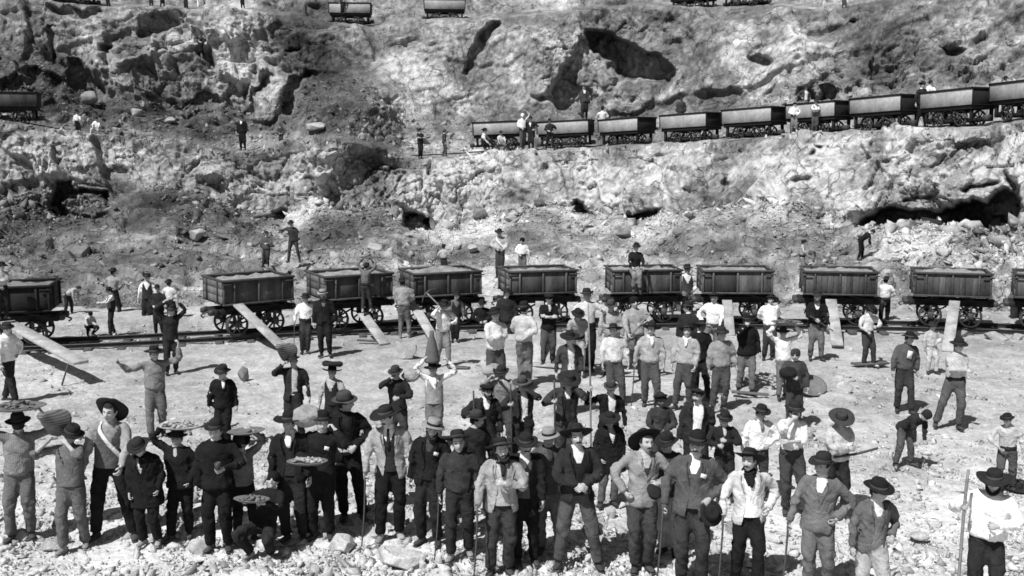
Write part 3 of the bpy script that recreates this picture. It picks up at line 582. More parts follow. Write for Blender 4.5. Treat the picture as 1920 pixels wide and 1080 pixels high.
def make_person(sp):
    """sp: dict with arms, legs, top, trousers, hat ...; builds the body at the origin facing -Y"""
    seed = sp['seed']; rr = random.Random(seed); g = G(); wd = sp.get('w', 1.0)
    if 'seed' in sp and sp.get('legs', 'stand') in ('stand',): sp['legs'] = rr.choice(['stand', 'a', 'b', 'c', 'd', 'close', 'stand'])
    lean, side, twist = sp.get('lean', rr.uniform(-3, 4)), sp.get('side', rr.uniform(-4, 4)), sp.get('twist', rr.uniform(-12, 12))
    if 'head' not in sp: sp['head'] = (rr.uniform(-28, 28), rr.uniform(-4, 9), rr.uniform(-7, 7))
    if 'tilt' not in sp: sp['tilt'] = (rr.uniform(-9, 5), rr.uniform(-7, 7))
    if sp.get('legs', 'stand') in ('stand', 'a', 'b', 'c', 'd', 'close') and 'px' not in sp: sp['px'] = rr.uniform(-.035, .035)
    pel = V3(sp.get('px', 0), sp.get('py', 0), sp.get('pz', .91)); legk = sp.get('legs', 'stand')
    TM = Mx(pel) @ Mx((0, 0, 0), twist, 0, side) @ Mx((0, 0, 0), 0, lean) @ Mx(-V3(0, 0, .91))
    hip = [pel + V3(-.09, 0, 0), pel + V3(.09, 0, 0)]
    if legk == 'sit': feet = [V3(-.13, -.46, .07), V3(.13, -.46, .07)]; kp = [(-.2, -.6, 1)] * 2
    elif legk == 'crouch': feet = [V3(-.14, -.18, .07), V3(.14, -.10, .07)]; kp = [(-.35, -1, .7), (.35, -1, .7)]
    elif legk == 'dangle': feet = [V3(-.09, -.36, .38), V3(.10, -.38, .36)]; kp = [(0, -1, .6)] * 2
    elif legk == 'ground': feet = [V3(-.1, -.72, .07), V3(.12, -.62, .07)]; kp = [(0, 0, 1)] * 2
    elif legk == 'step': feet = [V3(-.13, -.30, .36), V3(.12, .03, .07)]; kp = [(0, -1, .3)] * 2
    elif legk == 'hang': feet = [V3(-.22, .0, .12), V3(.24, -.06, .2)]; kp = [(-.5, -1, 0), (.5, -1, 0)]
    elif legk == 'bend': feet = [V3(-.20, .02, .07), V3(.18, -.06, .07)]; kp = [(0, -1, 0)] * 2
    else:
        l, r_ = LEG[legk]; feet = [V3(-l[0], l[1], .07), V3(r_[0], r_[1], .07)]; kp = [(-.12, -1, 0), (.12, -1, 0)]
    knee, ank = [], []
    for k in (0, 1):
        a, b = ik(hip[k], feet[k], .43, .425, kp[k]); knee.append(a); ank.append(b)
    sh = [ap(TM, (-.178 * wd, 0, 1.385)), ap(TM, (.178 * wd, 0, 1.385))]
    el, wr, curl = [], [], []
    for k, nm in ((0, sp.get('A', 'down')), (1, sp.get('B', 'down'))):
        s = -1 if k == 0 else 1
        if isinstance(nm, str): p, pole, cu = ARM[nm]
        else: p, pole, cu = nm
        p = V3(p[0] * s, p[1], p[2]); pole = V3(pole[0] * s, pole[1], pole[2])
        tgt = p if sp.get('absarm') or nm == 'low' else ap(TM, p)
        if isinstance(nm, str) and nm in ('down', 'hip', 'belt', 'pocket', 'fold', 'cane'): tgt = tgt + V3(rr.uniform(-.03, .03), rr.uniform(-.05, .03), rr.uniform(-.03, .03)); pole = pole + V3(rr.uniform(-.2, .2), rr.uniform(-.3, .3), 0)
        a, b = ik(sh[k], tgt, .285, .255, TM[:3, :3] @ pole); el.append(a); wr.append(b); curl.append(cu)
    # --- body (one mesh): trunk, limbs, neck, hands, head
    tor = lambda zs: [ap(TM, (0, 0, z)) for z in zs]
    g.add(loft(tor([.82, .95, 1.08, 1.25, 1.36, 1.42, 1.46]), [(.13, .09), (.15, .10), (.13, .09), (.15, .10), (.15, .085), (.09, .06), (.05, .05)], 10, sub=1))
    for k in (0, 1):
        g.add(loft([hip[k], knee[k], ank[k]], [.075, .05, .035], 6, sub=2)); g.add(loft([ap(TM, ((-1 if k == 0 else 1) * .11, 0, 1.35)), sh[k] + (el[k] - sh[k]) * .32 - V3(0, 0, .008), el[k], wr[k]], [.03, .036, .034, .025], 6, sub=2))
        fd = unit(wr[k] - el[k]); s = -1 if k == 0 else 1
        hd = sp.get('hd', {}).get(k); hd = fd if hd is None else unit(V3(hd))
        nrm = TM[:3, :3] @ V3(-s, .0, -.2) if abs(fd[2]) > .6 else TM[:3, :3] @ V3(-s * .3, .9, -.5)
        hand_geo(g, wr[k], hd, nrm, s, curl[k])
    hs = sp.get('hs', 1.0); hyaw, hpitch, hroll = sp.get('head', (0, 0, 0))
    HM = TM @ Mx((0, -.02, 1.475), hyaw, hpitch, hroll) @ Mx((0, -.012, .085), sc=hs)
    g.add(loft([ap(TM, (0, .0, 1.38)), ap(TM, (0, -.005, 1.45)), ap(HM, (0, .012, -.05))], [(.075, .065), (.056, .056), (.054, .056)], 10, sub=2))
    hg, hm = head_geo(seed=seed)
    hg = (hg[0] @ HM[:3, :3].T + HM[:3, 3], hg[1], hg[2]); g.add(hg, hm)
    for s in (-1, 1): g.add(EAR, 0, HM @ Mx((s * .070, .006, -.004), 0, -8, s * 10))
    skin = M_SKIND if sp.get('dark') else M_SKIN
    root = g.obj('person', [skin, M_DARK, M_LIP])
    # --- boots
    bm_ = sp.get('boot', M_BOOT)
    for k in (0, 1):
        a = ank[k]; s = -1 if k == 0 else 1; fw = unit(V3(s * .28, -1, -.0)); sd_ = unit(ank[k] - knee[k])
        if legk in ('dangle', 'hang'): fw = unit(V3(s * .1, -1, -.7))
        b = G(); up = V3(0, 0, 1); base = a - up * .038
        b.add(loft([base - fw * .075, base - fw * .055, base, base + fw * .07, base + fw * .13, base + fw * .165], [(.02, .015), (.034, .034), (.038, .034), (.042, .028), (.042, .022), (.02, .010)], 8, ref=np.cross(fw, up), sub=2))
        b.add(loft([base + up * .0, a + up * .04, a - sd_ * .09], [(.042, .048), (.044, .048), (.048, .05)], 8, sub=1))
        b.add(loft([base - fw * .082 - up * .026, base + fw * .0 - up * .026, base + fw * .172 - up * .026], [(.034, .008), (.036, .008), (.034, .008)], 8, ref=np.cross(fw, up), sub=2))
        b.obj('boot', bm_, root)
    if sp.get('gaiter'):
        for k in (0, 1):
            b = G(); t = ank[k] - knee[k]; b.add(loft([knee[k] + t * .30, knee[k] + t * .62, knee[k] + t * .93], [.068, .066, .058], 10, sub=3)); b.obj('gaiter', cloth(sp['gaiter']), root)
    # --- trousers
    tb = sp.get('baggy', 1.14); t = G()
    t.add(loft([pel + V3(0, 0, -.12), pel + V3(0, 0, -.03), ap(TM, (0, 0, 1.0)), ap(TM, (0, 0, 1.06))], [(.11, .09), (.152, .112), (.150, .108), (.145, .10)], 16, sub=2))
    for k in (0, 1):
        s = -1 if k == 0 else 1; sv = ank[k] - knee[k]; th_ = knee[k] - hip[k]
        t.add(loft([hip[k] + V3(-s * .01, 0, .02), hip[k] + th_ * .45, knee[k], knee[k] + sv * .5, knee[k] + sv * .97], [(.092, .102), (.083 * tb, .088 * tb), (.070 * tb, .074 * tb), (.064 * tb, .068 * tb), (.062 * tb, .066 * tb)], 12, sub=3))
    q = sp.get('q', .02)
    VOX.append(dict(kind='trousers', g=t.arr(), q=q * 1.22, sp=sp, root=root, mat=cloth(sp.get('tr', 'k2')), seed=seed, joints=knee + hip))
    # --- upper garment
    top = sp.get('top', 'shirt'); tt = sp.get('tc', 'w1'); k_ = G(); bul = sp.get('bulk', 1.0)
    if top in ('jacket', 'closed', 'coat'):
        hemz = dict(jacket=.80, closed=.82, coat=.62)[top] + sp.get('hem', 0)
        zs = [hemz, hemz + .08, .95, 1.06, 1.20, 1.31, 1.38, 1.425, 1.45]; ra = [(.200, .150), (.192, .145), (.178, .134), (.168, .128), (.186, .136), (.196, .134), (.178, .112), (.11, .085), (.072, .070)]
        sr = [(.076, .076), (.062, .064), (.054, .055), (.049, .050), (.047, .048)]
    elif top == 'smock':
        hemz = .90 + sp.get('hem', 0)
        zs = [hemz, hemz + .05, 1.02, 1.15, 1.28, 1.36, 1.42, 1.45]; ra = [(.165, .125), (.185, .145), (.180, .142), (.180, .135), (.188, .128), (.172, .108), (.10, .08), (.066, .066)]
        sr = [(.074, .074), (.064, .066), (.057, .059), (.055, .055), (.038, .038)]
    else:
        hemz = .955
        zs = [hemz, 1.03, 1.15, 1.28, 1.36, 1.42, 1.45]; ra = [(.155, .112), (.162, .120), (.166, .122), (.180, .120), (.166, .100), (.10, .078), (.064, .064)]
        sr = [(.070, .070), (.059, .061), (.051, .053), (.046, .047), (.034, .036)]
    ra = [(a * bul * (1 if z > 1.35 else 1) * wd, b * bul) for (a, b), z in zip(ra, zs)]
    k_.add(loft(tor(zs), ra, 22, ref=tuple(TM[:3, 0]), sub=3, sq=.92))
    wrist_cut = .62 if sp.get('rolled') else .96
    for k in (0, 1):
        s = -1 if k == 0 else 1; ia = ap(TM, (s * .12 * wd, 0, 1.375)); f = wr[k] - el[k]
        if sp.get('rolled'): rads = [sr[0], sr[1], sr[2], (.050, .052)]; pts = [ia, sh[k] + (el[k] - sh[k]) * .3, el[k], el[k] + f * .25]
        else: rads = sr; pts = [ia, sh[k] + (el[k] - sh[k]) * .3, el[k], el[k] + f * .5, el[k] + f * .96]
        k_.add(loft(pts, rads, 12, sub=3))
    VOX.append(dict(kind=top, g=k_.arr(), q=q, sp=sp, root=root, mat=cloth(tt), seed=seed + 1, joints=el, TM=TM, arms=[(sh[k], el[k], wr[k]) for k in (0, 1)]))
    # --- under layers seen in the opening
    material_open = top in ('jacket', 'coat', 'closed')
    def layer(name, zs, ra, material, keep):
        V, Q, T = loft(tor(zs), ra, 36, ref=tuple(TM[:3, 0]), sub=3, sq=.92, caps=False)
        I = np.linalg.inv(TM); L = V @ I[:3, :3].T + I[:3, 3]; c = L[Q].mean(1); m = keep(c[:, 0], c[:, 1], c[:, 2])
        if name == 'waistcoat':
            k0, k1 = (1.22, .42) if material_open else (1.18, .5); bd = (L[:, 2] - k0) * k1; mv = (L[:, 1] < 0) & (bd > -.012) & (np.abs(L[:, 0]) < bd + .016); L = L.copy(); L[mv, 0] = np.where(L[mv, 0] >= 0, 1, -1) * np.maximum(bd[mv], 0); V = L @ TM[:3, :3].T + TM[:3, 3]
        o = mobj(name, npmesh(name, V, [Q[m]], True, [material]), root); return o
    if top in ('jacket', 'coat', 'closed'):
        sc_ = bul
        if sp.get('vest'):
            layer('waistcoat', [.90, .98, 1.08, 1.20, 1.31, 1.38, 1.43], [(.162 * sc_, .132 * sc_), (.158 * sc_, .124 * sc_), (.152 * sc_, .118 * sc_), (.166 * sc_, .124 * sc_), (.168 * sc_, .120 * sc_), (.125, .094), (.083, .074)], cloth(sp['vest']), lambda x, y, z: (z < 1.24) | (np.abs(x) > (z - 1.22) * .42) | (y > 0))
        layer('shirt', [.93, 1.05, 1.20, 1.31, 1.38, 1.42, 1.46, 1.475], [(.150 * sc_, .112 * sc_), (.145 * sc_, .110 * sc_), (.160 * sc_, .114 * sc_), (.160 * sc_, .110 * sc_), (.118, .086), (.078, .070), (.062, .064), (.061, .063)], cloth(sp.get('shirt', 'w2')), lambda x, y, z: z > .9)
    else:
        layer('collar', [1.40, 1.43, 1.46, 1.472], [(.10, .08), (.074, .072), (.065, .067), (.066, .068)], cloth(sp.get('shirt', tt)), lambda x, y, z: (z < 1.445) | (np.abs(x) > .018) | (y > 0))
        if sp.get('vest'):
            layer('waistcoat', [.90, .98, 1.08, 1.20, 1.31, 1.37, 1.41], [(.178 * bul, .138 * bul), (.176 * bul, .136 * bul), (.176 * bul, .134 * bul), (.180 * bul, .136 * bul), (.182 * bul, .134 * bul), (.170, .118), (.125, .095)], cloth(sp['vest']), lambda x, y, z: ((z < 1.20) | (np.abs(x) > (z - 1.18) * .5) | (y > 0)) & ((np.abs(x) < .135) | (z < 1.22)))
    if sp.get('tie'):
        b = G(); Mt = TM; b.add(loft([ap(TM, (0, -.082, 1.43)), ap(TM, (0, -.112, 1.38)), ap(TM, (0, -.130, 1.28)), ap(TM, (0, -.132, 1.18))], [(.016, .008), (.014, .007), (.022, .006), (.022, .005)], 6, sub=2)); b.obj('tie', cloth(sp['tie']), root)
    if sp.get('scarf'):
        b = G(); b.add(lathe([(.060, -.02), (.082, -.024), (.090, -.006), (.080, .014), (.062, .016)], 18, 1, .98, lambda x, y: -.02 * (y < -.05)), 0, TM @ Mx((0, -.008, 1.445), 0, 8))
        b.add(loft([ap(TM, (0, -.085, 1.43)), ap(TM, (.02, -.135, 1.36)), ap(TM, (.015, -.15, 1.27))], [(.03, .016), (.034, .012), (.018, .006)], 8, sub=2)); b.obj('scarf', cloth(sp['scarf']), root)
    if not sp.get('sash') and top == 'shirt' or (top == 'smock' and rr.random() < .5): sp['sash'] = rr.choice(['k0', 'k1', 'k2'])
    if sp.get('sash'):
        b = G(); b.add(loft(tor([.925, .945, .985, 1.005]), [(.168, .125), (.174, .130), (.172, .128), (.164, .120)], 22, sub=2, sq=.92, caps=False)); b.obj('sash', cloth(sp['sash']), root)
    if sp.get('strap'):
        b = G(); c_ = [(-.10, .0, 1.43), (-.11, -.10, 1.36), (-.03, -.150, 1.24), (.07, -.150, 1.12), (.15, -.11, 1.02)]; b.add(loft([ap(TM, p) for p in c_], [(.028, .008)] * 5, 6, ref=(.7, 0, .7), sub=3)); b.obj('strap', cloth(sp['strap']), root)
    if sp.get('hanky'):
        b = G(); b.add(box(0, 0, 0, .06, .008, .045), 0, TM @ Mx((.105, -.158, 1.27), 10, -5, 12)); b.obj('handkerchief', cloth('w3'), root, smooth=False)
    if sp.get('apron'):
        b = G(); b.add(loft([ap(TM, (0, -.03, 1.0)), ap(TM, (0, -.05, .8)), V3(0, -.08, .5)], [(.165, .11), (.18, .12), (.20, .12)], 16, sub=3, caps=False)); b.obj('apron', cloth(sp['apron']), root)
    # --- hair, beard, hat
    def hm_obj(geo, name, m, smooth=True):
        gg = G(); V, Q, T = geo; gg.add((V, Q, T), 0, HM); return gg.obj(name, m, root, smooth)
    hv, hq, ht = head_geo(seed=seed)[0]
    c = hv[hq].mean(1); keep = ((c[:, 1] > .015) & (c[:, 2] > -.05)) | (c[:, 2] > .062) | ((np.abs(c[:, 0]) > .060) & (c[:, 2] > .0) & (c[:, 1] > -.045))
    ex = 1.28 if sp.get('curly') else 1.07
    hair_geo = (hv * ex, hq[keep], ht[:len(PH)]); ho = hm_obj(hair_geo, 'hair', M_FELTG if sp.get('grey') else M_HAIR)
    if sp.get('beard'):
        b = G(); b.add(loft([(-.060, -.035, -.02), (-.048, -.075, -.075), (0, -.095, -.105), (.048, -.075, -.075), (.060, -.035, -.02)], [(.012, .02), (.016, .028), (.018, .03), (.016, .028), (.012, .02)], 8, ref=(0, 0, 1), sub=3), 0, HM); b.obj('beard', M_HAIR, root)
    if sp.get('mous'):
        b = G(); b.add(loft([(-.036, -.088, -.050), (-.018, -.104, -.040), (0, -.107, -.037), (.018, -.104, -.040), (.036, -.088, -.050)], [(.004, .005), (.009, .009), (.008, .008), (.009, .009), (.004, .005)], 6, ref=(0, 0, 1), sub=2), 0, HM); b.obj('moustache', M_HAIR, root)
    hk = sp.get('hat', 'wide')
    if hk:
        hg_, hb = hat_geo(hk, seed); tl, rl = sp.get('tilt', (0, 0)); hmat = sp.get('hm', M_FELT)
        if hk == 'straw': hmat = M_STRAW
        if hk == 'kerchief': hmat = cloth(sp.get('kc', 'k2'))
        HT = HM @ Mx((0, 0, 0), sp.get('hyaw', 0), tl, rl) @ Mx((0, .004, .050)); o = G(); V, Q, T = hg_.arr(); o.add((V, Q, T), 0, HT); ho = o.obj('hat', hmat, root)
        if hb: o = G(); o.add(hb.arr(), 0, HT); o.obj('hat_band', M_FELT if hmat is not M_FELT else M_FELTG, ho)
    root['_wr'] = [list(map(float, w_)) for w_ in wr]; root['_hd'] = list(map(float, HM[:3, 3]))
    return root, dict(wr=wr, el=el, HM=HM, TM=TM, ank=ank, hd=[unit(wr[k] - el[k]) for k in (0, 1)])
def finish_garments():
    """give every garment one continuous cloth surface, folds and openings"""
    tmp = []
    for e in VOX:
        V, Q, T = e['g']; me = npmesh('g', V, [Q, T]); o = bpy.data.objects.new('g', me); COL.objects.link(o); tmp.append(o)
        r = o.modifiers.new('r', 'REMESH'); r.mode = 'VOXEL'; r.voxel_size = e['q']
        s = o.modifiers.new('s', 'SMOOTH'); s.factor = .5; s.iterations = 4 if e['q'] < .03 else 3
    dg = bpy.context.evaluated_depsgraph_get()
    for e, o in zip(VOX, tmp):
        ev = o.evaluated_get(dg); m = ev.to_mesh(); n = len(m.vertices)
        V = np.empty(n * 3); m.vertices.foreach_get('co', V); V = V.reshape(-1, 3); N = np.empty(n * 3); m.vertex_normals.foreach_get('vector', N); N = N.reshape(-1, 3)
        Q = np.empty(len(m.loops), int); m.loops.foreach_get('vertex_index', Q); Q = Q.reshape(-1, 4); ev.to_mesh_clear()
        sd = e['seed'] * 13.7 % 1000; tr_ = e['kind'] == 'trousers'; amp = .018 if tr_ else .020
        wv_ = .35 * vn(V * 4 + sd)[:, None]
        P1 = V @ np.array([[9, 2, 3], [2, 9, -3], [3, -2, 6.5 if tr_ else 8.]]).T + sd; f = 1 - np.abs(fbm(P1 + wv_, 2, 7)) * 4.0
        jd = np.min([np.linalg.norm(V - j, axis=1) for j in e['joints']], 0); jw = .45 + .9 * np.exp(-(jd / .11) ** 2)
        P2 = V * np.array([12, 12, 30]) + sd + 7; f2 = (1 - np.abs(fbm(P2 + 1.2 * vn(V * 6 + sd)[:, None], 2, 9)) * 4.0) * np.exp(-(jd / .13) ** 2)
        V = V + N * (amp * np.clip(f - .1, -.7, 1) * jw + .006 * f2)[:, None]
        name = dict(trousers='trousers', jacket='jacket', closed='jacket', coat='coat', smock='smock').get(e['kind'], 'shirt')
        if e['kind'] in ('jacket', 'coat'):
            TM = e['TM']; I = np.linalg.inv(TM); L = V @ I[:3, :3].T + I[:3, 3]; ow_ = e['sp'].get('open', 1.0)
            c = V[Q].mean(1); cl = L[Q].mean(1); near = np.full(len(c), 9.)
            for (a, b, d) in e['arms']:
                for p, q_, r_ in ((a, b, .085), (b, d, .072)):
                    t = np.clip(((c - p) @ (q_ - p)) / ((q_ - p) @ (q_ - p) + 1e-9), 0, 1); near = np.minimum(near, np.linalg.norm(c - p - t[:, None] * (q_ - p), axis=1) / r_)
            wz = np.interp(cl[:, 2], [.6, .80, .95, 1.08, 1.2, 1.32, 1.40, 1.46], [.115, .10, .070, .052, .058, .072, .066, .06]) * ow_
            if ow_ < .7: wz = np.interp(cl[:, 2], [.6, .8, 1.16, 1.22, 1.32, 1.40, 1.46], [.0, 0, 0, .02, .05, .058, .06])
            cut = (cl[:, 1] < -.02) & (np.abs(cl[:, 0] - .01 * ow_) < wz) & (near > 1.02) & (cl[:, 2] < 1.47)
            Q = Q[~cut]
            wv = np.interp(L[:, 2], [.6, .80, .95, 1.08, 1.2, 1.32, 1.40, 1.46], [.115, .10, .070, .052, .058, .072, .066, .06]) * ow_
            if ow_ < .7: wv = np.interp(L[:, 2], [.6, .8, 1.16, 1.22, 1.32, 1.40, 1.46], [.0, 0, 0, .02, .05, .058, .06])
            nv = np.full(len(V), 9.)
            for (a, b, d) in e['arms']:
                for p, q_, r_ in ((a, b, .085), (b, d, .072)):
                    t = np.clip(((V - p) @ (q_ - p)) / ((q_ - p) @ (q_ - p) + 1e-9), 0, 1); nv = np.minimum(nv, np.linalg.norm(V - p - t[:, None] * (q_ - p), axis=1) / r_)
            dx_ = L[:, 0] - .01 * ow_; mv = (np.abs(dx_) < wv + .004) & (np.abs(dx_) > wv - .025) & (nv > 1.05) & (L[:, 1] < -.03); L = L.copy(); L[mv, 0] = .01 * ow_ + np.sign(dx_[mv]) * wv[mv]
            V = np.where(mv[:, None], L @ TM[:3, :3].T + TM[:3, 3], V)
            if e['q'] < .02:
                bv = BVHTree.FromPolygons([tuple(v) for v in V], [tuple(int(i) for i in q_) for q_ in Q]); lg = G(); ok = 0
                for s in (-1, 1):
                    rows = []; lg = G(); ok = 0
                    for z, wo in ((1.455, .030), (1.40, .050), (1.34, .062), (1.28, .046), (1.22, .030), (1.16, .014), (1.12, .004)):
                        wi = float(np.interp(z, [.95, 1.08, 1.2, 1.32, 1.40, 1.46], [.070, .052, .058, .072, .066, .06])) * (ow_ if ow_ >= .7 else 1.0) - .004
                        if ow_ < .7: wi = float(np.interp(z, [1.16, 1.22, 1.32, 1.40, 1.46], [0.0, .02, .05, .058, .06]))
                        r3 = []
                        for xx in (wi, wi + wo * .5, wi + wo):
                            o_ = ap(TM, (s * xx + .01 * ow_, -.6, z)); d_ = TM[:3, :3] @ V3(0, 1, 0); h = bv.ray_cast(Vector(o_), Vector(d_), 1.2)
                            r3.append(np.array(h[0]) - d_ * .014 if h[0] is not None and h[3] < .62 else None)
                        if r3[0] is None: r3[0] = r3[1]
                        if any(p is None for p in r3): continue
                        rows.append(r3)
                    if len(rows) > 2:
                        Rv = np.array(rows).reshape(-1, 3); k = len(rows); i = np.arange(k * 3).reshape(k, 3); qq = np.stack([i[:-1, :-1], i[1:, :-1], i[1:, 1:], i[:-1, 1:]], -1).reshape(-1, 4)
                        if s > 0: qq = qq[:, ::-1]
                        lg.add((Rv, qq, np.zeros((0, 3), int)))
                        ok = 1
                    if ok: lg.obj('lapel', cloth(e['sp'].get('lap', e['sp'].get('tc'))), e['root'])
        u = np.unique(Q); mp = np.full(len(V), -1); mp[u] = np.arange(len(u)); V = V[u]; Q = mp[Q]
        mobj(name, npmesh(name, V, [Q], True, [e['mat']]), e['root'])
    for o in tmp:
        m = o.data; bpy.data.objects.remove(o); bpy.data.meshes.remove(m)
    VOX.clear()
# ------------------------------------------------------------------ railway on the quarry floor
TR = [(-700, 668), (-300, 660), (-60, 653), (50, 649), (250, 640), (430, 630.5), (640, 619), (830, 612), (1010, 608), (1190, 606.5), (1380, 607.5), (1575, 610.5), (1770, 614.5), (1920, 619), (2150, 628), (2500, 640)]
trp = crom(np.array([at(x, y, groundY(y, .14)) for x, y in TR]), 10); trp[:, 2] = .14
tseg = np.concatenate([[0], np.cumsum(np.linalg.norm(np.diff(trp, axis=0), axis=1))])
GA = 1.05                     # gauge; TR is the near rail
ttan = np.gradient(trp, axis=0); ttan /= np.linalg.norm(ttan, axis=1, keepdims=True); tnor = np.stack([-ttan[:, 1], ttan[:, 0], 0 * ttan[:, 0]], -1)
M_RAIL = mat('rail_steel', .055, .5, .3, 6, .3, 30, metal=.35, spec=.5); M_SLP = mat('sleeper_wood', .075, .9, .35, 5, .7, 18, bdist=.02)
def railprof(line):
    g = G()
    for (w_, z0, z1) in ((.10, -.115, -.095), (.022, -.097, -.03), (.056, -.032, 0)):
        L_ = line + tnor * 0; n = len(L_); V = []
        for p, nn in zip(L_, tnor): V += [p + nn * w_ / 2 + [0, 0, z0], p - nn * w_ / 2 + [0, 0, z0], p - nn * w_ / 2 + [0, 0, z1], p + nn * w_ / 2 + [0, 0, z1]]
        Q = [(k * 4 + a, k * 4 + (a + 1) % 4, k * 4 + 4 + (a + 1) % 4, k * 4 + 4 + a) for k in range(n - 1) for a in range(4)]
        g.add((np.array(V), np.array(Q), np.zeros((0, 3), int)))
    return g
track = bpy.data.objects.new('railway_track', None); COL.objects.link(track); track.location = (0, 29, 0)
tag(track, 'narrow mine railway with two rails curving across the quarry floor under the wagons', 'railway track')
ti = Matrix.Translation((0, -29, 0))
for off in (0, GA):
    r = railprof(trp + tnor * off).obj('rail', M_RAIL, track, smooth=False); r.matrix_parent_inverse = ti
slm = None
for s_ in np.arange(tseg[0] + 2, tseg[-1] - 2, .78):
    k = np.searchsorted(tseg, s_); p = trp[k] + tnor[k] * GA / 2
    if slm is None: g = G(); g.add(box(0, 0, 0, .20, 1.75, .10, .012)); slm = g.mesh('sleeper', [M_SLP], False)
    o = mobj('sleeper', slm, track); o.matrix_parent_inverse = ti; o.location = (p[0], p[1], -.01 + random.uniform(-.02, .01)); o.rotation_euler = (0, 0, math.atan2(tnor[k][1], tnor[k][0]) - math.pi / 2 + random.uniform(-.04, .04))
def track_at(px):
    """near-rail index whose picture column is px"""
    xs, ys = proj(trp + tnor * GA / 2); k = int(np.argmin(np.abs(xs - px))); return k
def copy_tree(o, parent=None):
    c = o.copy(); COL.objects.link(c); c.parent = parent
    for ch in list(o.children): copy_tree(ch, c)
    return c
M_WB = mat('wagon_board', .08, .8, .6, 3.5, .6, 16, rnd=.45, stretch=(1, 1, .25), bdist=.02, fine=(30, .35)); M_WD = mat('wagon_dark', .016, .85, .4, 4, .5, 16, bdist=.02); M_WI = mat('wagon_iron', .05, .65, .5, 6, .4, 30, rnd=.2, spec=.4)
M_WE = mat('wagon_end', .14, .85, .4, 3.5, .6, 16, rnd=.3, stretch=(1, 1, .3), bdist=.02, fine=(30, .3))  # paler than the side boards: sunlight on the ends put into the colour
M_PALE = mat('wagon_plate', .34, .55, .35, 2.2, .2, 10, rnd=.10, fine=(8, .2), spec=.4); M_WHL = mat('wheel_iron', .05, .55, .4, 8, .3, 30, spec=.4)
def wheel_geo(r=.32, spokes=8):
    g = G(); n = 28; th = np.arange(n) / n * 2 * math.pi
    prof = [(r - .045, -.045), (r, -.045), (r + .002, .03), (r + .022, .032), (r + .022, .045), (r - .045, .045), (r - .045, -.045)]
    V = np.array([[(a * math.cos(t), b, a * math.sin(t)) for t in th] for a, b in prof]).reshape(-1, 3); k = len(prof)
    i = np.arange(k * n).reshape(k, n); j = np.roll(i, -1, 1); g.add((V, np.stack([i[:-1], i[1:], j[1:], j[:-1]], -1).reshape(-1, 4), np.zeros((0, 3), int)))
    for s in range(spokes):
        a = s / spokes * 2 * math.pi + .2; g.add(bar((math.cos(a) * .05, 0, math.sin(a) * .05), (math.cos(a) * (r - .04), 0, math.sin(a) * (r - .04)), .045, .035, (0, 1, 0)))
    return g
def hub_geo():
    g = G(); g.add(loft([(0, -.085, 0), (0, -.07, 0), (0, .06, 0)], [.04, .062, .065], 12, ref=(1, 0, 0), sub=1)); return g
WH, HB = wheel_geo().mesh('wheel', [M_WHL], False), hub_geo().mesh('hub', [M_WHL], True)
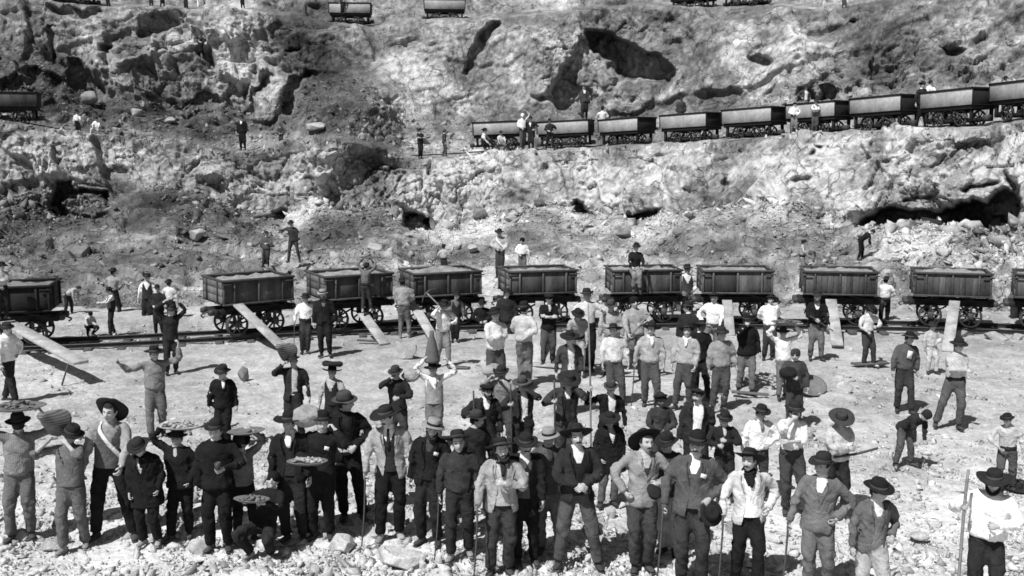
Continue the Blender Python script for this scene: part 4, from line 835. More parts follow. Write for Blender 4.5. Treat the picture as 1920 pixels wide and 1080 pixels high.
def make_wagon(planked=False, dark=False):
    root = bpy.data.objects.new('mine_wagon', None); COL.objects.link(root)
    B = M_WD if dark else M_WB; I = M_WD if dark else M_WI; L, W, z0, z1 = 2.12, 1.5, .98, 1.60
    def b(name, m, *boxes, bev=.006, parent=root):
        for q in boxes:
            g = G(); g.add(box(*q, bev) if len(q) == 6 else bar(*q)); o = g.obj(name, m, parent, smooth=False)
        return o
    xs = [-L / 2 + .02, -L / 2 + .33, 0, L / 2 - .33, L / 2 - .02]
    for sd in (-1, 1):
        y = sd * W / 2
        for k in range(4):
            a, c = xs[k] + .02, xs[k + 1] - .02
            if planked and k in (1, 2) and sd < 0:
                nb = 4; wq = (c - a) / nb
                for q in range(nb): b('board', B, (a + wq * (q + .5), y + .002 * (q % 2), (z0 + z1) / 2, wq - .006, .04, z1 - z0))
            else: b('panel', B, ((a + c) / 2, y, (z0 + z1) / 2, c - a, .035, z1 - z0 - .002))
        for x in xs: b('post', B if not planked else I, (x, y + sd * .035, (z0 + z1) / 2 - .02, .055, .06, z1 - z0 + .02))
        b('top_rail', I, (0, y + sd * .030, z1 + .025, L + .10, .11, .055))
        b('bottom_rail', I, (0, y + sd * .030, z0 - .02, L + .04, .10, .05))
        for s in (-1, 1): b('bracket', I, (s * (L / 2 - .08), y + sd * .085, z1 - .075, .32, .03, .035))
    for s in (-1, 1):
        x = s * L / 2
        for k in range(3): b('end_board', M_WD if dark else M_WE, (x, 0, z0 + (k + .5) * (z1 - z0) / 3, .04, W - .05, (z1 - z0) / 3 - .008))
        b('end_rail', I, (x, 0, z1 + .022, .07, W - .02, .05))
        for yy in (-.42, .42): b('post', I, (x + s * .04, yy, (z0 + z1) / 2, .045, .06, z1 - z0))
    b('floor', M_WD, (0, 0, z0 - .02, L - .02, W - .06, .05))
    # underframe
    b('underframe', M_WD, (0, -.38, .70, 2.35, .09, .16), (0, .38, .70, 2.35, .09, .16), (-1.13, 0, .70, .10, .9, .17), (1.13, 0, .70, .10, .9, .17), (0, 0, .70, .1, .7, .12), (-.55, 0, .80, .10, .7, .08), (.55, 0, .80, .10, .7, .08))
    b('tipping_gear', M_WD, ((-.95, -.50, .74), (-.15, -.50, .94), .05, .05), ((.95, -.50, .74), (.15, -.50, .94), .05, .05), (-.4, -.2, .88, .12, .5, .14), (.4, -.2, .88, .12, .5, .14), (0, .0, .86, .3, .9, .12), ((-1.0, -.50, .80), (1.0, -.50, .80), .04, .04), bev=0)
    for s in (-1, 1):
        b('brake_gear', M_WD, ((s * .55, -.46, .40), (s * .1, -.46, .62), .05, .04), (s * .9, 0, .55, .05, .5, .18), bev=0)
        b('buffer', M_WI, (s * 1.25, -.30, .70, .16, .18, .16), (s * 1.25, .30, .70, .16, .18, .16), bev=.03)
        g = G(); g.add(loft([(s * 1.18, 0, .70), (s * 1.34, 0, .66), (s * 1.44, 0, .60), (s * 1.36, .0, .54)], [.025] * 4, 6, ref=(0, 1, 0), sub=3)); g.obj('coupling', M_WI, root)
        for sd in (-1, 1):
            w_ = mobj('wheel', WH, root); w_.location = (s * .56, sd * .50, .325); w_.rotation_euler = (0, random.uniform(0, 3), math.pi if sd > 0 else 0); mobj('hub', HB, w_)
            b('axle_box', M_WI, (s * .56, sd * .63, .36, .16, .12, .18), (s * .56, sd * .60, .55, .07, .05, .24), bev=.01)
        b('axle', M_WI, ((s * .56, -.6, .325), (s * .56, .6, .325), .07, .07), bev=0)
    return root
def heap(L, W, h, seed, m, name, res=.09):
    nx, ny = int(L / res) + 1, int(W / res) + 1; x, y = np.meshgrid(np.linspace(-L / 2, L / 2, nx), np.linspace(-W / 2, W / 2, ny)); p = np.stack([x.ravel(), y.ravel(), 0 * x.ravel() + seed], -1)
    f, _ = facet(p * 6.5, seed, 1.0); ed = np.clip(np.minimum((L / 2 - np.abs(x)) / (L * .22), (W / 2 - np.abs(y)) / (W * .25)), 0, 1).ravel()
    z = h * ed * (.75 + .5 * fbm(p * 1.6, 2, seed)) + .06 * f + .02 * fbm(p * 9, 2, seed)
    V = np.stack([x.ravel(), y.ravel(), z], -1); i = np.arange(nx * ny).reshape(ny, nx)
    return mobj(name, npmesh(name, V, np.stack([i[:-1, :-1], i[:-1, 1:], i[1:, 1:], i[1:, :-1]], -1).reshape(-1, 4), False, [m]))
protoA, protoB, protoC = make_wagon(), make_wagon(True), make_wagon(dark=True); used = {}
WAG = [(38, 'C', 'black-fronted ore wagon cut by the left edge of the photo with a pale ramp plank', 'k'), (470, 'A', 'ore wagon with a striped stained side panel, leftmost of the fully visible floor wagons', ''),
       (650, 'A', 'ore wagon behind the barefoot man climbing a plank with a tray', ''), (832, 'A', 'ore wagon heaped with pale rubble between the back-turned man and the pick carrier', ''),
       (1008, 'A', 'ore wagon with a level load behind the man in the black sweater with folded arms', ''), (1195, 'A', 'ore wagon with the dark-sweatered lad sitting on its front rail', ''),
       (1381, 'A', 'ore wagon with a two panelled side right of the waistcoated man in the wagon gap', ''), (1575, 'B', 'plank-sided ore wagon with tipping arms above the bearded man in the black jacket', ''),
       (1772, 'B', 'plank-sided ore wagon on two large spoked wheels near the right end of the floor train', ''), (1962, 'B', 'ore wagon cut by the right edge of the photo, last of the floor train', '')]
def SHORT(lab, n=8):
    w_ = lab.replace(',', '').split()[:n]
    while w_[-1] in ('a', 'an', 'the', 'and', 'with', 'of', 'in', 'on', 'his', 'her', 'at', 'to', 'very', 'by', 'from', 'dark', 'pale', 'white', 'black', 'holding', 'one', 'over', 'behind', 'beside', 'off', 'standing', 'both', 'thin', 'flat', 'loose', 'for', 'large', 'striped'): w_.pop()
    return ' '.join(w_)
floor_wagons = []
for k, (px, kind, lab, _) in enumerate(WAG):
    pr = dict(A=protoA, B=protoB, C=protoC)[kind]; o = pr if kind not in used else copy_tree(pr); used[kind] = 1
    t = track_at(px); p = trp[t] + tnor[t] * GA / 2; o.location = (p[0], p[1], .145); o.rotation_euler = (0, 0, math.atan2(ttan[t][1], ttan[t][0]) + math.radians([0, 18, 16, 12, 8, 3, -1, -6, -9, -9][k]))
    o.scale = (.93, .93, .95); o.rotation_euler.x = random.uniform(-.012, .012); o.rotation_euler.y = random.uniform(-.008, .008)
    tag(o, lab, 'mine wagon', 'wagons standing on the floor railway'); floor_wagons.append(o)
    hp = heap(2.02, 1.40, [.06, .03, .06, .16, .02, .05, .06, .08, .09, .07][k], k + 3, M_ORE if k in (0,) else mat('ore_mid', .26, .95, .4, 6, .8, 20, bdist=.03), 'ore_load'); hp.scale = (.93, .93, 1); hp.location = (p[0], p[1], .145 + 1.48); hp.rotation_euler = o.rotation_euler
    tag(hp, 'broken ore in the ' + SHORT(lab.replace('ore wagon', 'wagon'), 12), 'ore', 'ore loads in the floor wagons')
# ------------------------------------------------------------------ tall tipping wagons on the ledges
def make_tipper():
    root = bpy.data.objects.new('tipping_wagon', None); COL.objects.link(root); L, W = 2.85, 1.4
    def b(name, m, *boxes, bev=.006):
        for q in boxes:
            g = G(); g.add(box(*q, bev) if len(q) == 6 else bar(*q)); o = g.obj(name, m, root, smooth=False)
        return o
    b('side_plate', M_PALE, (0, -W / 2, 1.13, L - .06, .03, .62)); b('side_plate', M_PALE, (0, W / 2, 1.13, L - .06, .03, .62))
    for s in (-1, 1):
        b('end_plate', M_WD, (s * (L / 2 - .01), 0, 1.13, .03, W, .62)); b('end_rim', M_WD, (s * L / 2, 0, 1.47, .09, W + .1, .07))  # dark end plates: shade on the box ends put into the colour
        b('corner_post', M_WD, (s * (L / 2 - .01), -W / 2 - .01, 1.13, .05, .05, .64)); b('side_rim', M_WD, (0, s * W / 2, 1.475, L + .06, .10, .07))
        b('leg', M_WD, (s * 1.20, -.52, .44, .12, .12, .50)); b('leg', M_WD, (s * 1.20, .52, .44, .12, .12, .50))
        b('brace', M_WI, ((s * 1.05, -.55, .30), (s * .15, -.55, .66), .07, .05), bev=0); b('brace', M_WI, ((s * .15, -.58, .28), (s * .45, -.58, .68), .05, .04), bev=0)
        b('buffer', M_WI, (s * 1.48, 0, .30, .26, .30, .22), bev=.03)
        for sd in (-1, 1):
            w_ = mobj('wheel', WH, root); w_.location = (s * .62, sd * .50, .325); w_.rotation_euler = (0, random.uniform(0, 3), math.pi if sd > 0 else 0); mobj('hub', HB, w_)
    b('box_floor', M_WD, (0, 0, .74, L - .1, W - .1, .16)); b('hopper_bottom', M_WD, (0, -.1, .62, .9, .7, .14))
    b('underframe', M_WD, (0, -.42, .24, 2.7, .12, .13), (0, .42, .24, 2.7, .12, .13), (-1.3, 0, .24, .1, .8, .13), (1.3, 0, .24, .1, .8, .13))
    b('pivot_bracket', M_WI, (0, -.44, .36, .34, .12, .12), bev=.04)
    return root
tip = make_tipper(); TIP = []
UP = [(938, 281, 'A', 'pale-sided tipping wagon behind the workmen at the left end of the ledge train'), (1062, 279, 'A', 'pale tipping wagon below the tall dark-suited man standing on its rim'), (1176, 276, 'A', 'pale tipping wagon just right of the tall dark-suited man standing on the ledge train'),
      (1296, 270, 'A', 'pale tipping wagon in the middle of the ledge train below the smooth boulder face'), (1415, 262, 'A', 'pale tipping wagon just left of the man in the broad dark sash'), (1537, 254, 'A', 'pale tipping wagon behind the two men standing on the middle ledge'),
      (1660, 246, 'A', 'pale tipping wagon left of the man standing between the ledge wagons at right'), (1796, 238, 'A', 'pale tipping wagon with a lad in white sitting at its left corner'), (1930, 226, 'A', 'pale tipping wagon cut by the right edge of the photo on the middle ledge'),
      (15, 233, 'L', 'dark tipping wagon cut by the left edge of the photo on the middle ledge'), (658, 49, 'T', 'left one of the two small pale tipping wagons on the top ledge'), (834, 42, 'T', 'pale tipping wagon on the top ledge above the white stained rock'),
      (140, 11, 'T', 'tipping wagon cut by the top of the photo above the dark left rocks'), (1300, 22, 'T', 'tipping wagon at the top edge above the smooth pale cliff, left one of a pair'), (1400, 14, 'T', 'tipping wagon at the top edge above the smooth pale cliff, right one of a pair')]
def l1d(x): return float(np.interp(x, [p[0] for p in L1_d], [p[1] for p in L1_d]))
def l2d(x): return float(np.interp(x, [p[0] for p in L2_d], [p[1] for p in L2_d]))
for k, (px, py, kd, lab) in enumerate(UP):
    o = tip if k == 0 else copy_tree(tip)
    if kd == 'T': Y = l2d(px) + 1.6; p = at(px, py, Y); q = at(px + 60, py, l2d(px + 60) + 1.6); o.scale = (.9, .9, .9)
    else: Y = l1d(px) + 1.7; p = at(px, py, Y); q = at(px + 60, py, l1d(px + 60) + 1.7)
    o.location = p; yaw = math.atan2(q[1] - p[1], q[0] - p[0]); o.rotation_euler = (0, 0, yaw if kd != 'L' else .3)
    sl_ = 0
    if kd == 'A':                                   # the ledge line climbs a little to the right
        o.rotation_euler = (0, -math.atan2(at(px + 60, py - 4.2, l1d(px + 60) + 1.7)[2] - p[2], np.hypot(q[0] - p[0], q[1] - p[1])) * .6, yaw - .17)
    tag(o, lab, 'mine wagon', 'tipping wagons on the quarry ledges')
    if kd == 'L':
        for ch in o.children:
            if ch.name.startswith('side_plate'): ch.data = ch.data.copy(); ch.data.materials[0] = M_WB
ledge_rail = bpy.data.objects.new('ledge_track', None); COL.objects.link(ledge_rail); ledge_rail.location = tuple(at(1300, 268, l1d(1300) + 1.2)); tag(ledge_rail, 'thin rail line running under the tipping wagons on the middle ledge', 'railway track')
for off in (1.2, 2.25):
    g = G(); pts = [at(px, py + 1, l1d(px) + off) for px, py, kd, _ in [(740, 292, 0, 0), (850, 287, 0, 0)] + UP[:9]]; g.add(loft(pts, [(.035, .06)] * len(pts), 4, ref=(0, 0, 1), sub=3)); o = g.obj('rail', M_RAIL, ledge_rail, False); o.matrix_parent_inverse = Matrix.Translation(-ledge_rail.location)
# ------------------------------------------------------------------ ramp planks
M_PLK = mat('plank_pale', .36, .85, .45, 3, .5, 14, stretch=(1, 1, 1), rnd=.12, fine=(30, .2), bdist=.01); M_PLKD = mat('plank_dark', .10, .9, .35, 4, .6, 16, rnd=.2, bdist=.01)
def plank(p0, p1, w_, lab, m=M_PLK, th=.05, name='plank', cat='plank', group='pale ramp planks leaning on the floor wagons'):
    p0, p1 = V3(p0), V3(p1); g = G(); c = (p0 + p1) / 2; V, Q, T = bar(p0 - c, p1 - c, w_, th); g.add((V, Q, T)); o = g.obj(name, m, smooth=False); o.location = c
    mo = o.modifiers.new('b', 'BEVEL'); mo.width = .006; mo.segments = 1
    return tag(o, lab, cat, group)
for (tx, ty, bx, by, w_, lab) in [(446, 571, 540, 664, .30, 'pale ramp plank leaning on the wagon with the striped stained side panel'), (680, 588, 722, 648, .30, 'short ramp plank under the feet of the barefoot tray carrier'), (776, 572, 822, 652, .28, 'ramp plank running down behind the man with a pick on his shoulder'),
                         (1012, 566, 1008, 684, .24, 'upright pale ramp plank just left of the man in the black sweater'), (1363, 563, 1369, 632, .27, 'pale ramp plank between the two white-shirted men right of centre'), (1558, 562, 1570, 651, .30, 'pale ramp plank just right of the bearded man in the black jacket'), (1790, 565, 1776, 662, .28, 'pale ramp plank standing above the man with crossed arms at right')]:
    k = track_at(tx); Yt = trp[k][1] - .42; p0 = at(tx, ty, Yt); p1 = at(bx, by, groundY(by)); p1[2] += .04; plank(p0, p1, w_, lab)
k = track_at(10); p0 = at(14, 604, trp[k][1] - .4); p1 = at(152, 680, groundY(722) + .1); plank(p0, p1, .34, 'long pale ramp plank at the left edge propped up on a thin stick', th=.07)
pr = at(116, 722, groundY(722)); pt = at(128, 682, groundY(722) + .05); g = G(); g.add(loft([V3(0, 0, 0), pt - pr], [.02, .02], 6)); o = g.obj('prop_stick', M_STICK); o.location = pr; tag(o, 'thin stick propping up the free end of the leftmost ramp plank', 'stick')
# ------------------------------------------------------------------ people: who stands where
PEOPLE = []
def P_(x, yt, yf, label, cat='man', z=None, Y=None, prop=None, group=None, **sp): PEOPLE.append(dict(x=x, yt=yt, yf=yf, label=label, cat=cat, z=z, Y=Y, prop=prop, group=group, sp=sp))
SK0, W = 'small', 'wide'
# ---- front group, left
P_(48, 763, 1008, 'man at the far left front holding a tray of ore over his head', top='smock', tc='g2_stripe', tr='g1', A='upwide', B='upwide', hat='felt', head=(180, 0, 0), yaw=10, prop='tray', hem=-.02)
P_(143, 787, 1028, 'boy in patched trousers with a striped conical basket on his shoulder', 'boy', top='shirt', tc='g1', tr='g1', A='shoulder', B='face', hat='round', hs=1.1, rolled=1, boot=M_BOOTL, prop='cone_sh', head=(10, 0, 22), vest='g1', yaw=8)
P_(214, 742, 1008, 'man with a huge halo-like round hat and a pale strap across his chest', top='shirt', tc='g3', tr='k0', vest='g0', A='down', B='rest', hat=W, tilt=(-62, 0), strap='w2', legs='wide', w=.95, shirt='w1')
P_(283, 808, 1020, 'boy wrapped in a dark shapeless coat with pale shoes beside the cloth-scarfed tray carrier', 'boy', top='coat', tc='k0', tr='k0', A='pocket', B='pocket', hat='round', hs=1.12, open=.3, boot=M_BOOTL, bulk=1.3, head=(0, 25, 0), scarf='k0')
P_(341, 797, 1008, 'lad in dark clothes and pale neckcloth with a flat tray on his head', 'boy', top='closed', tc='k0', tr='k0', open=.3, A='up', B='pocket', hat='round', scarf='w1', hs=1.08, bulk=1.2, boot=M_BOOT, prop='tray_flat')
P_(412, 775, 1030, 'man all in black holding a cup to his chest behind the square pale stone', top='closed', tc='k0', open=.3, tr='k0', A='down', B='hold', hat='bowler', prop='cup', bulk=1.12, head=(-10, 5, 0))
P_(455, 806, 1012, 'boy in a grey shirt steadying a thin tray on his head with a bent arm', 'boy', top='smock', tc='g2', tr='k1', A='down', B='up', hat='round', hs=1.1, prop='tray_thin', scarf='w1', yaw=25)
P_(497, 898, 1036, 'lad in black crouching behind an oval tray near the ground', 'boy', top='closed', tc='k0', open=.3, tr='k1', A='fwd', B='fwd', hat='kerchief', kc='k0', legs='crouch', pz=.42, hs=1.1, lean=-28, prop='tray_low', yaw=-10, boot=M_BOOTL, std=1.12)
P_(553, 762, 1012, 'man in a black jacket with a large white neckcloth hanging on his chest', top='jacket', tc='k0', tr='k1', vest='k1', shirt='w3', scarf='w3', A='down', B='down', hat=W, open=1.0, tilt=(-8, 0))
P_(603, 760, 1008, 'man in black carrying a large round pale bundle on one shoulder and an oval tray', top='closed', tc='k0', open=.3, tr='k0', A='hold', B='shoulder', hat='felt', prop='bundle_tray', hanky=1)
P_(656, 722, 972, 'man in a black coat with a pale sash looking toward the right', top='jacket', tc='k0', tr='k0', vest='k0', shirt='k1', A='pocket', B='belt', hat='felt', hm=M_FELTG, head=(75, 0, 0), sash='w1', yaw=10, open=.8)
P_(738, 746, 1008, 'tall man in a grey tweed jacket, waistcoat and dark tie holding a cane', top='jacket', tc='g3_tweed', tr='k0', vest='k1', shirt='w3', tie='k1', A='cane', B='down', hat=W, mous=1, boot=M_BOOTL, prop='cane', w=1.02, yaw=8)
P_(806, 770, 1018, 'man in a black suit with a pale-brimmed straw hat and white pocket handkerchief', top='jacket', tc='k0', tr='k1', vest='k0', shirt='k2', A='down', B='down', hat='straw', beard=1, hanky=1, yaw=-15)
P_(864, 797, 1042, 'boy in a dark gathered smock and large hat holding a bent stick', 'boy', top='smock', tc='k2_stripe', tr='k1', A='down', B='down', hat=W, hs=1.1, tilt=(-24, 0), prop='cane', boot=M_BOOTL, hm=M_FELT)
P_(893, 762, 965, 'man in a dark jacket seen behind the smocked boy with a light felt hat', top='closed', tc='k1', tr='k1', open=.3, hat='felt', hm=M_FELTG, head=(60, 8, 0), yaw=40)
P_(936, 808, 1074, 'man in a pale grey open jacket leaning on a cane in the front row', top='jacket', tc='g3', tr='k2', vest='g3', shirt='w1', scarf='k1', A='cane', B='chest', hat=W, tilt=(-22, 0), mous=1, beard=1, prop='cane', open=1.25, bulk=1.06)
P_(986, 801, 1056, 'man in a black open jacket beside the pale-jacketed man with the cane', top='jacket', tc='k0', tr='k0', vest='g0', shirt='w3', A='chest', B='down', hat='round', mous=1, open=1.15)
P_(1026, 790, 1034, 'lad in a grey jacket and straw hat looking out behind the front row', 'boy', top='closed', tc='g0', tr='g1', open=.3, hat='straw', A='down', B='down', scarf='k2')
P_(1081, 790, 1062, 'broad moustached man in a black jacket standing legs apart with clasped hands', top='jacket', tc='k1', tr='g0', vest='k1', shirt='w3', A='front', B='front', hat=W, tilt=(-30, 4), mous=1, legs='wide', open=1.15, head=(0, 0, -3), w=1.04, boot=M_BOOT)
P_(1143, 764, 946, 'man in a heavy black cloak and very wide black hat behind the front row', top='coat', tc='k0', tr='g1', open=.3, A='pocket', B='pocket', hat=W, bulk=1.3, hyaw=0, head=(0, 20, 0), hatsc=1)
P_(1202, 793, 1068, 'moustached man in a ribbed pale cardigan holding a small dark cap at his waist', top='jacket', tc='g3_rib', tr='k2', vest='k2', shirt='w1', A='hip', B='hold', hat=W, tilt=(-52, 0), mous=1, open=.6, w=.97, prop='cap_hand')
P_(1254, 800, 1036, 'man in a dark jacket and pale trousers half hidden behind the tweed-suited man', top='closed', tc='k2', tr='w1', open=.3, hat='felt', yaw=-20)
P_(1296, 797, 1096, 'stout moustached man in a dark tweed suit with hand on hip holding a cap', top='jacket', tc='g0_tweed', tr='k2_tweed', vest='g0_tweed', shirt='w3', A='cane', B='hip', hat='bowler', mous=1, hanky=1, open=.75, bulk=1.1, yaw=-18, head=(0, 0, 0), prop='cane_cap', w=1.05)
P_(1396, 830, 1098, 'man in a white jacket and waistcoat with a very large black hat', top='jacket', tc='w1', tr='k0', vest='w3', shirt='k0', A='cane', B='hip', hat=W, tilt=(-30, 0), mous=1, open=1.2, scarf='k0', prop='cane', w=1.02, yaw=-6)
P_(1533, 838, 1118, 'man in a grey buttoned suit turning his face aside with one hand in his pocket', top='jacket', tc='g1', tr='g1', vest='g1', shirt='w3', A='cane', B='hip', hat='felt', open=.6, prop='cane', head=(-28, 0, 0), yaw=-14)
P_(1632, 885, 1150, 'lad in a grey jacket, white collar and pale trousers in the lower right front', 'boy', top='jacket', tc='g1', tr='w1', vest='g1', shirt='w3', A='down', B='hip', hat='round', open=1.0, hs=1.06, tilt=(4, 0))
P_(1836, 865, 1146, 'man in a loose white smock leaning on a long staff at right', top='smock', tc='w3', tr='k1', A='pole', B='hold', hat=W, beard=1, bulk=1.14, prop='staff', head=(0, 8, 0), yaw=-25, boot=M_BOOT)
P_(1884, 768, 922, 'man in a pale shirt walking at the far right edge above the white-smocked man', top='shirt', tc='w1', tr='g0', A='belt', B='down', hat='small', legs='stride', lean=8, yaw=-35)
# ---- behind the front row, right
P_(1560, 757, 966, 'man in a pale pullover with folded arms and bowed wide hat, stick under his arm', top='smock', tc='w1', tr='k1', A='fold', B='foldlo', hat=W, head=(0, 20, 0), prop='understick', bulk=1.05, hm=M_FELTG)
P_(1482, 742, 962, 'man in a white shirt with rolled sleeves raising both hands near his face', top='shirt', tc='w2', tr='k2', A='face', B='fold', hat='felt', sash='k2', rolled=1)
P_(1418, 752, 932, 'boy in a white shirt with a battered hat behind the man in the white jacket', 'boy', top='smock', tc='w2', tr='k2', A='down', B='belt', hat='round', hs=1.1, scarf='g2')
P_(1358, 765, 936, 'small boy in dark clothes and tall hat fingering his chest', 'boy', top='closed', tc='k1', tr='k1', open=.3, A='hold', B='chest', hat='felt', hs=1.12, scarf='w1')
P_(1302, 722, 925, 'man in a black jacket and cap with a broad white shirt front', top='jacket', tc='k1', tr='k1', shirt='w3', A='down', B='down', hat='cap', mous=1, open=1.15)
P_(1238, 735, 905, 'smiling dark-faced boy in a pullover leaning both hands on a stick', 'boy', top='closed', tc='k2', tr='k2', open=.35, shirt='w3', A='front', B='front', hat='cap', curly=1, dark=1, hs=1.12, prop='short_stick')
# ---- middle group with poles
P_(914, 714, 905, 'man in a flat cap and open black jacket holding a stick upright', top='jacket', tc='k1', tr='k1', shirt='w3', vest='k1', A='pole', B='down', hat='cap', open=1.0, prop='upstick', beard=1, grey=1)
P_(977, 697, 885, 'man in a dark jacket with wide hat and pole right of the flat-capped man', top='jacket', tc='k1', tr='k1', shirt='w2', A='pole', B='face', hat=W, open=.9, prop='upstick', hm=M_FELTG, head=(-15, 8, 0))
P_(1058, 687, 884, 'man rubbing his face with one hand while holding a thin upright stick', top='jacket', tc='k2', tr='k2', shirt='w2', vest='k1', A='pole', B='face', hat=W, open=1.0, prop='upstick', head=(15, 12, 0))
P_(1137, 705, 884, 'man in a black jacket and white shirt gripping a tall thin pole with raised arm', top='jacket', tc='k0', tr='k1', shirt='w2', A=((.42, -.2, 1.55), (.3, .2, -1), 1.3), B='down', hat='felt', hm=M_FELTG, open=1.0, prop='tallpole', head=(0, 12, 0))
P_(945, 676, 850, 'stooping man with a pale sack over his shoulder behind the flat-capped man', top='smock', tc='g2', tr='g0', A='shoulder', B='face', hat='round', lean=14, prop='sack')
# ---- middle row
P_(930, 568, 742, 'man in a white shirt with crossed arms and dark hat left of the plank', top='smock', tc='w2', tr='g0', A='fold', B='fold', hat='round', yaw=15)
P_(984, 560, 722, 'man in a pale loose shirt turned away beside the upright plank', top='smock', tc='w1', tr='g1', A='back', B='front', hat='felt', yaw=165, sash='g2')
P_(1028, 547, 682, 'man in a black sweater with folded arms standing on a plank', top='closed', tc='k0', tr='g0', open=.3, A='fold', B='fold', hat='cap', scarf='w1', gaiter='k1', rolled=1)
P_(1066, 614, 775, 'boy in a short grey jacket and wide hat with a white shirt front', 'boy', top='jacket', tc='k2', tr='k2', shirt='w3', A='down', B='down', hat=W, hs=1.08, head=(-20, 8, 0), open=1.1)
P_(1102, 534, 694, 'tall man in a white shirt and dark sash behind the thin pole', top='shirt', tc='w2', tr='k0', A='hip', B='pole', hat='round', sash='k0', gaiter='k0')
P_(1083, 566, 705, 'man in pale trousers bending forward behind the short-jacketed boy', top='shirt', tc='g3', tr='w1', A='rest', B='rest', hat='felt', lean=25)
P_(1146, 556, 700, 'man in a pale worn shirt and felt hat standing behind the row of smocks', top='smock', tc='g3', tr='g1', A='down', B='down', hat='felt', hm=M_FELTG, head=(0, 15, 0))
P_(1152, 600, 757, 'youth in a white gathered smock, leftmost of the three broad-hatted smock wearers', 'boy', top='smock', tc='w2_stripe', tr='g0', A='down', B='down', hat=W, sash='k2', tilt=(-22, 0))
P_(1190, 548, 710, 'bareheaded youth in a grey pullover with a pickaxe on his shoulder and one leg raised', 'boy', top='smock', tc='g3', tr='g0', A='rest', B='hold', hat='kerchief', kc='k0', legs='step', prop='pick', sash='w1', gaiter='g0')
P_(1219, 597, 762, 'youth in a pale collared smock holding a thin cane, middle one of three broad-hatted youths', 'boy', top='smock', tc='w1_stripe', tr='g0', A='down', B='down', hat=W, sash='k1', scarf='w3', prop='cane', gaiter='g2', tilt=(-22, 0))
P_(1281, 600, 765, 'youth in a creased pale smock turned slightly left, rightmost of three broad-hatted youths', 'boy', top='smock', tc='w1_stripe', tr='g0', A='down', B='pocket', hat=W, scarf='w3', yaw=-28, gaiter='g2', tilt=(-24, 0))
P_(1311, 594, 745, 'dark-skinned man in a black sweater and broad hat between the smocked youths', top='closed', tc='k0', tr='k1', open=.3, A='down', B='down', hat=W, dark=1, tilt=(-26, 0))
P_(1350, 606, 768, 'boy in a striped gathered smock and small hat beside the man in the black sweater', 'boy', top='smock', tc='g3_stripe', tr='g0', A='down', B='down', hat='round', hs=1.08, gaiter='g2', head=(0, 8, 0))
P_(1395, 583, 736, 'man in a black jersey raising one hand to his round bowler hat', top='closed', tc='k0', tr='g1', open=.3, A='face', B='down', hat='bowler', legs='b', bulk=1.08, shirt='w2')
P_(1287, 560, 700, 'boy in a dark jacket and cap glancing left between two wagons', 'boy', top='closed', tc='k1', tr='k1', open=.3, A='down', B='down', hat='felt', shirt='w3', head=(-60, 0, 0), yaw=-40)
P_(1335, 544, 690, 'man in a bright white shirt and cap leaning left of the pale plank', top='shirt', tc='w3', tr='g1', A='belt', B='rest', hat='cap', yaw=-25, legs='step')
P_(1440, 551, 674, 'man in a clean white shirt and small cap right of the pale plank', top='smock', tc='w3', tr='k2', A='back', B='back', hat='cap', gaiter='k0')
P_(1466, 607, 745, 'man in a white shirt holding a dark tray on his head with raised arms', top='smock', tc='w2', tr='g1', A='up', B='upwide', hat='round', prop='tray_dark')
P_(1487, 652, 800, 'boy wrapped in a dark shawl carrying a black bag at his chest', 'boy', top='closed', tc='k2', tr='k2', open=.5, shirt='w2', A='hold', B='down', hat='kerchief', kc='k2', hs=1.12, prop='bag', gaiter='g1')
P_(1525, 540, 674, 'bearded man in a black jacket and waistcoat holding a stick across his body', top='jacket', tc='k0', tr='g1', vest='k0', shirt='w3', A='front', B='cane', hat='bowler', beard=1, gaiter='k0', prop='acrossstick', open=1.0)
P_(1625, 566, 686, 'barefoot boy in a white shirt looking down beside a board on the ground', 'boy', top='shirt', tc='w2', tr='k2', A='belt', B='hold', hat='round', head=(20, 30, 0), hs=1.05, yaw=20, boot=M_SKIN)
P_(1693, 614, 772, 'man in a dark smock with a pale patch on his chest standing alone at right', top='smock', tc='g0', tr='k2', A='down', B='down', hat='round', head=(15, 10, 0), prop='paper', bulk=1.05)
P_(1786, 630, 802, 'man with crossed arms in a pale shirt standing astride with tall boots', top='shirt', tc='w1', tr='g0', A='fold', B='fold', hat='felt', legs='wideb', gaiter='k1', yaw=-12, bulk=1.1, head=(20, 5, 0))
P_(1744, 600, 700, 'small boy in a loose pale smock in front of the rightmost plank', 'boy', top='smock', tc='w1', tr='w1', A='down', B='belt', hat='small', hs=1.15)
P_(1692, 756, 872, 'boy in dark clothes bending toward the ground behind the crossed-arm man', 'boy', top='closed', tc='k1', tr='g0', open=.3, A='low', B='low', hat='kerchief', kc='k1', lean=52, hs=1.1, yaw=25, std=1.45, legs='bend')
# ---- along the floor wagons
P_(572, 545, 662, 'man in a white shirt and dark hat holding a cane in front of the wagons', top='shirt', tc='w3', tr='k2', A='cane', B='down', hat='round', prop='cane', yaw=15)
P_(611, 536, 668, 'man in a black suit and light hat beside the white-shirted man with the cane', top='jacket', tc='k0', tr='k0', vest='k0', shirt='g1', A='down', B='down', hat='straw', beard=1, open=.8)
P_(687, 488, 584, 'barefoot boy climbing a ramp plank with a tray of ore held overhead', 'boy', z='plank', Y=28.0, top='shirt', tc='g1', tr='k2', A='up', B='up', hat='small', yaw=165, prop='tray', sash='k1', boot=M_SKIN, legs='a')
P_(756, 516, 632, 'man in a mottled grey shirt seen from behind beside the third ramp plank', top='smock', tc='g3', tr='g1', A='belt', B='belt', hat='felt', yaw=175, boot=M_BOOTL)
P_(829, 556, 686, 'man in a white shirt carrying a curved pick over his shoulder', top='smock', tc='w2', tr='g2', A='shoulder', B='hold', hat=W, legs='b', prop='pick2', yaw=20)
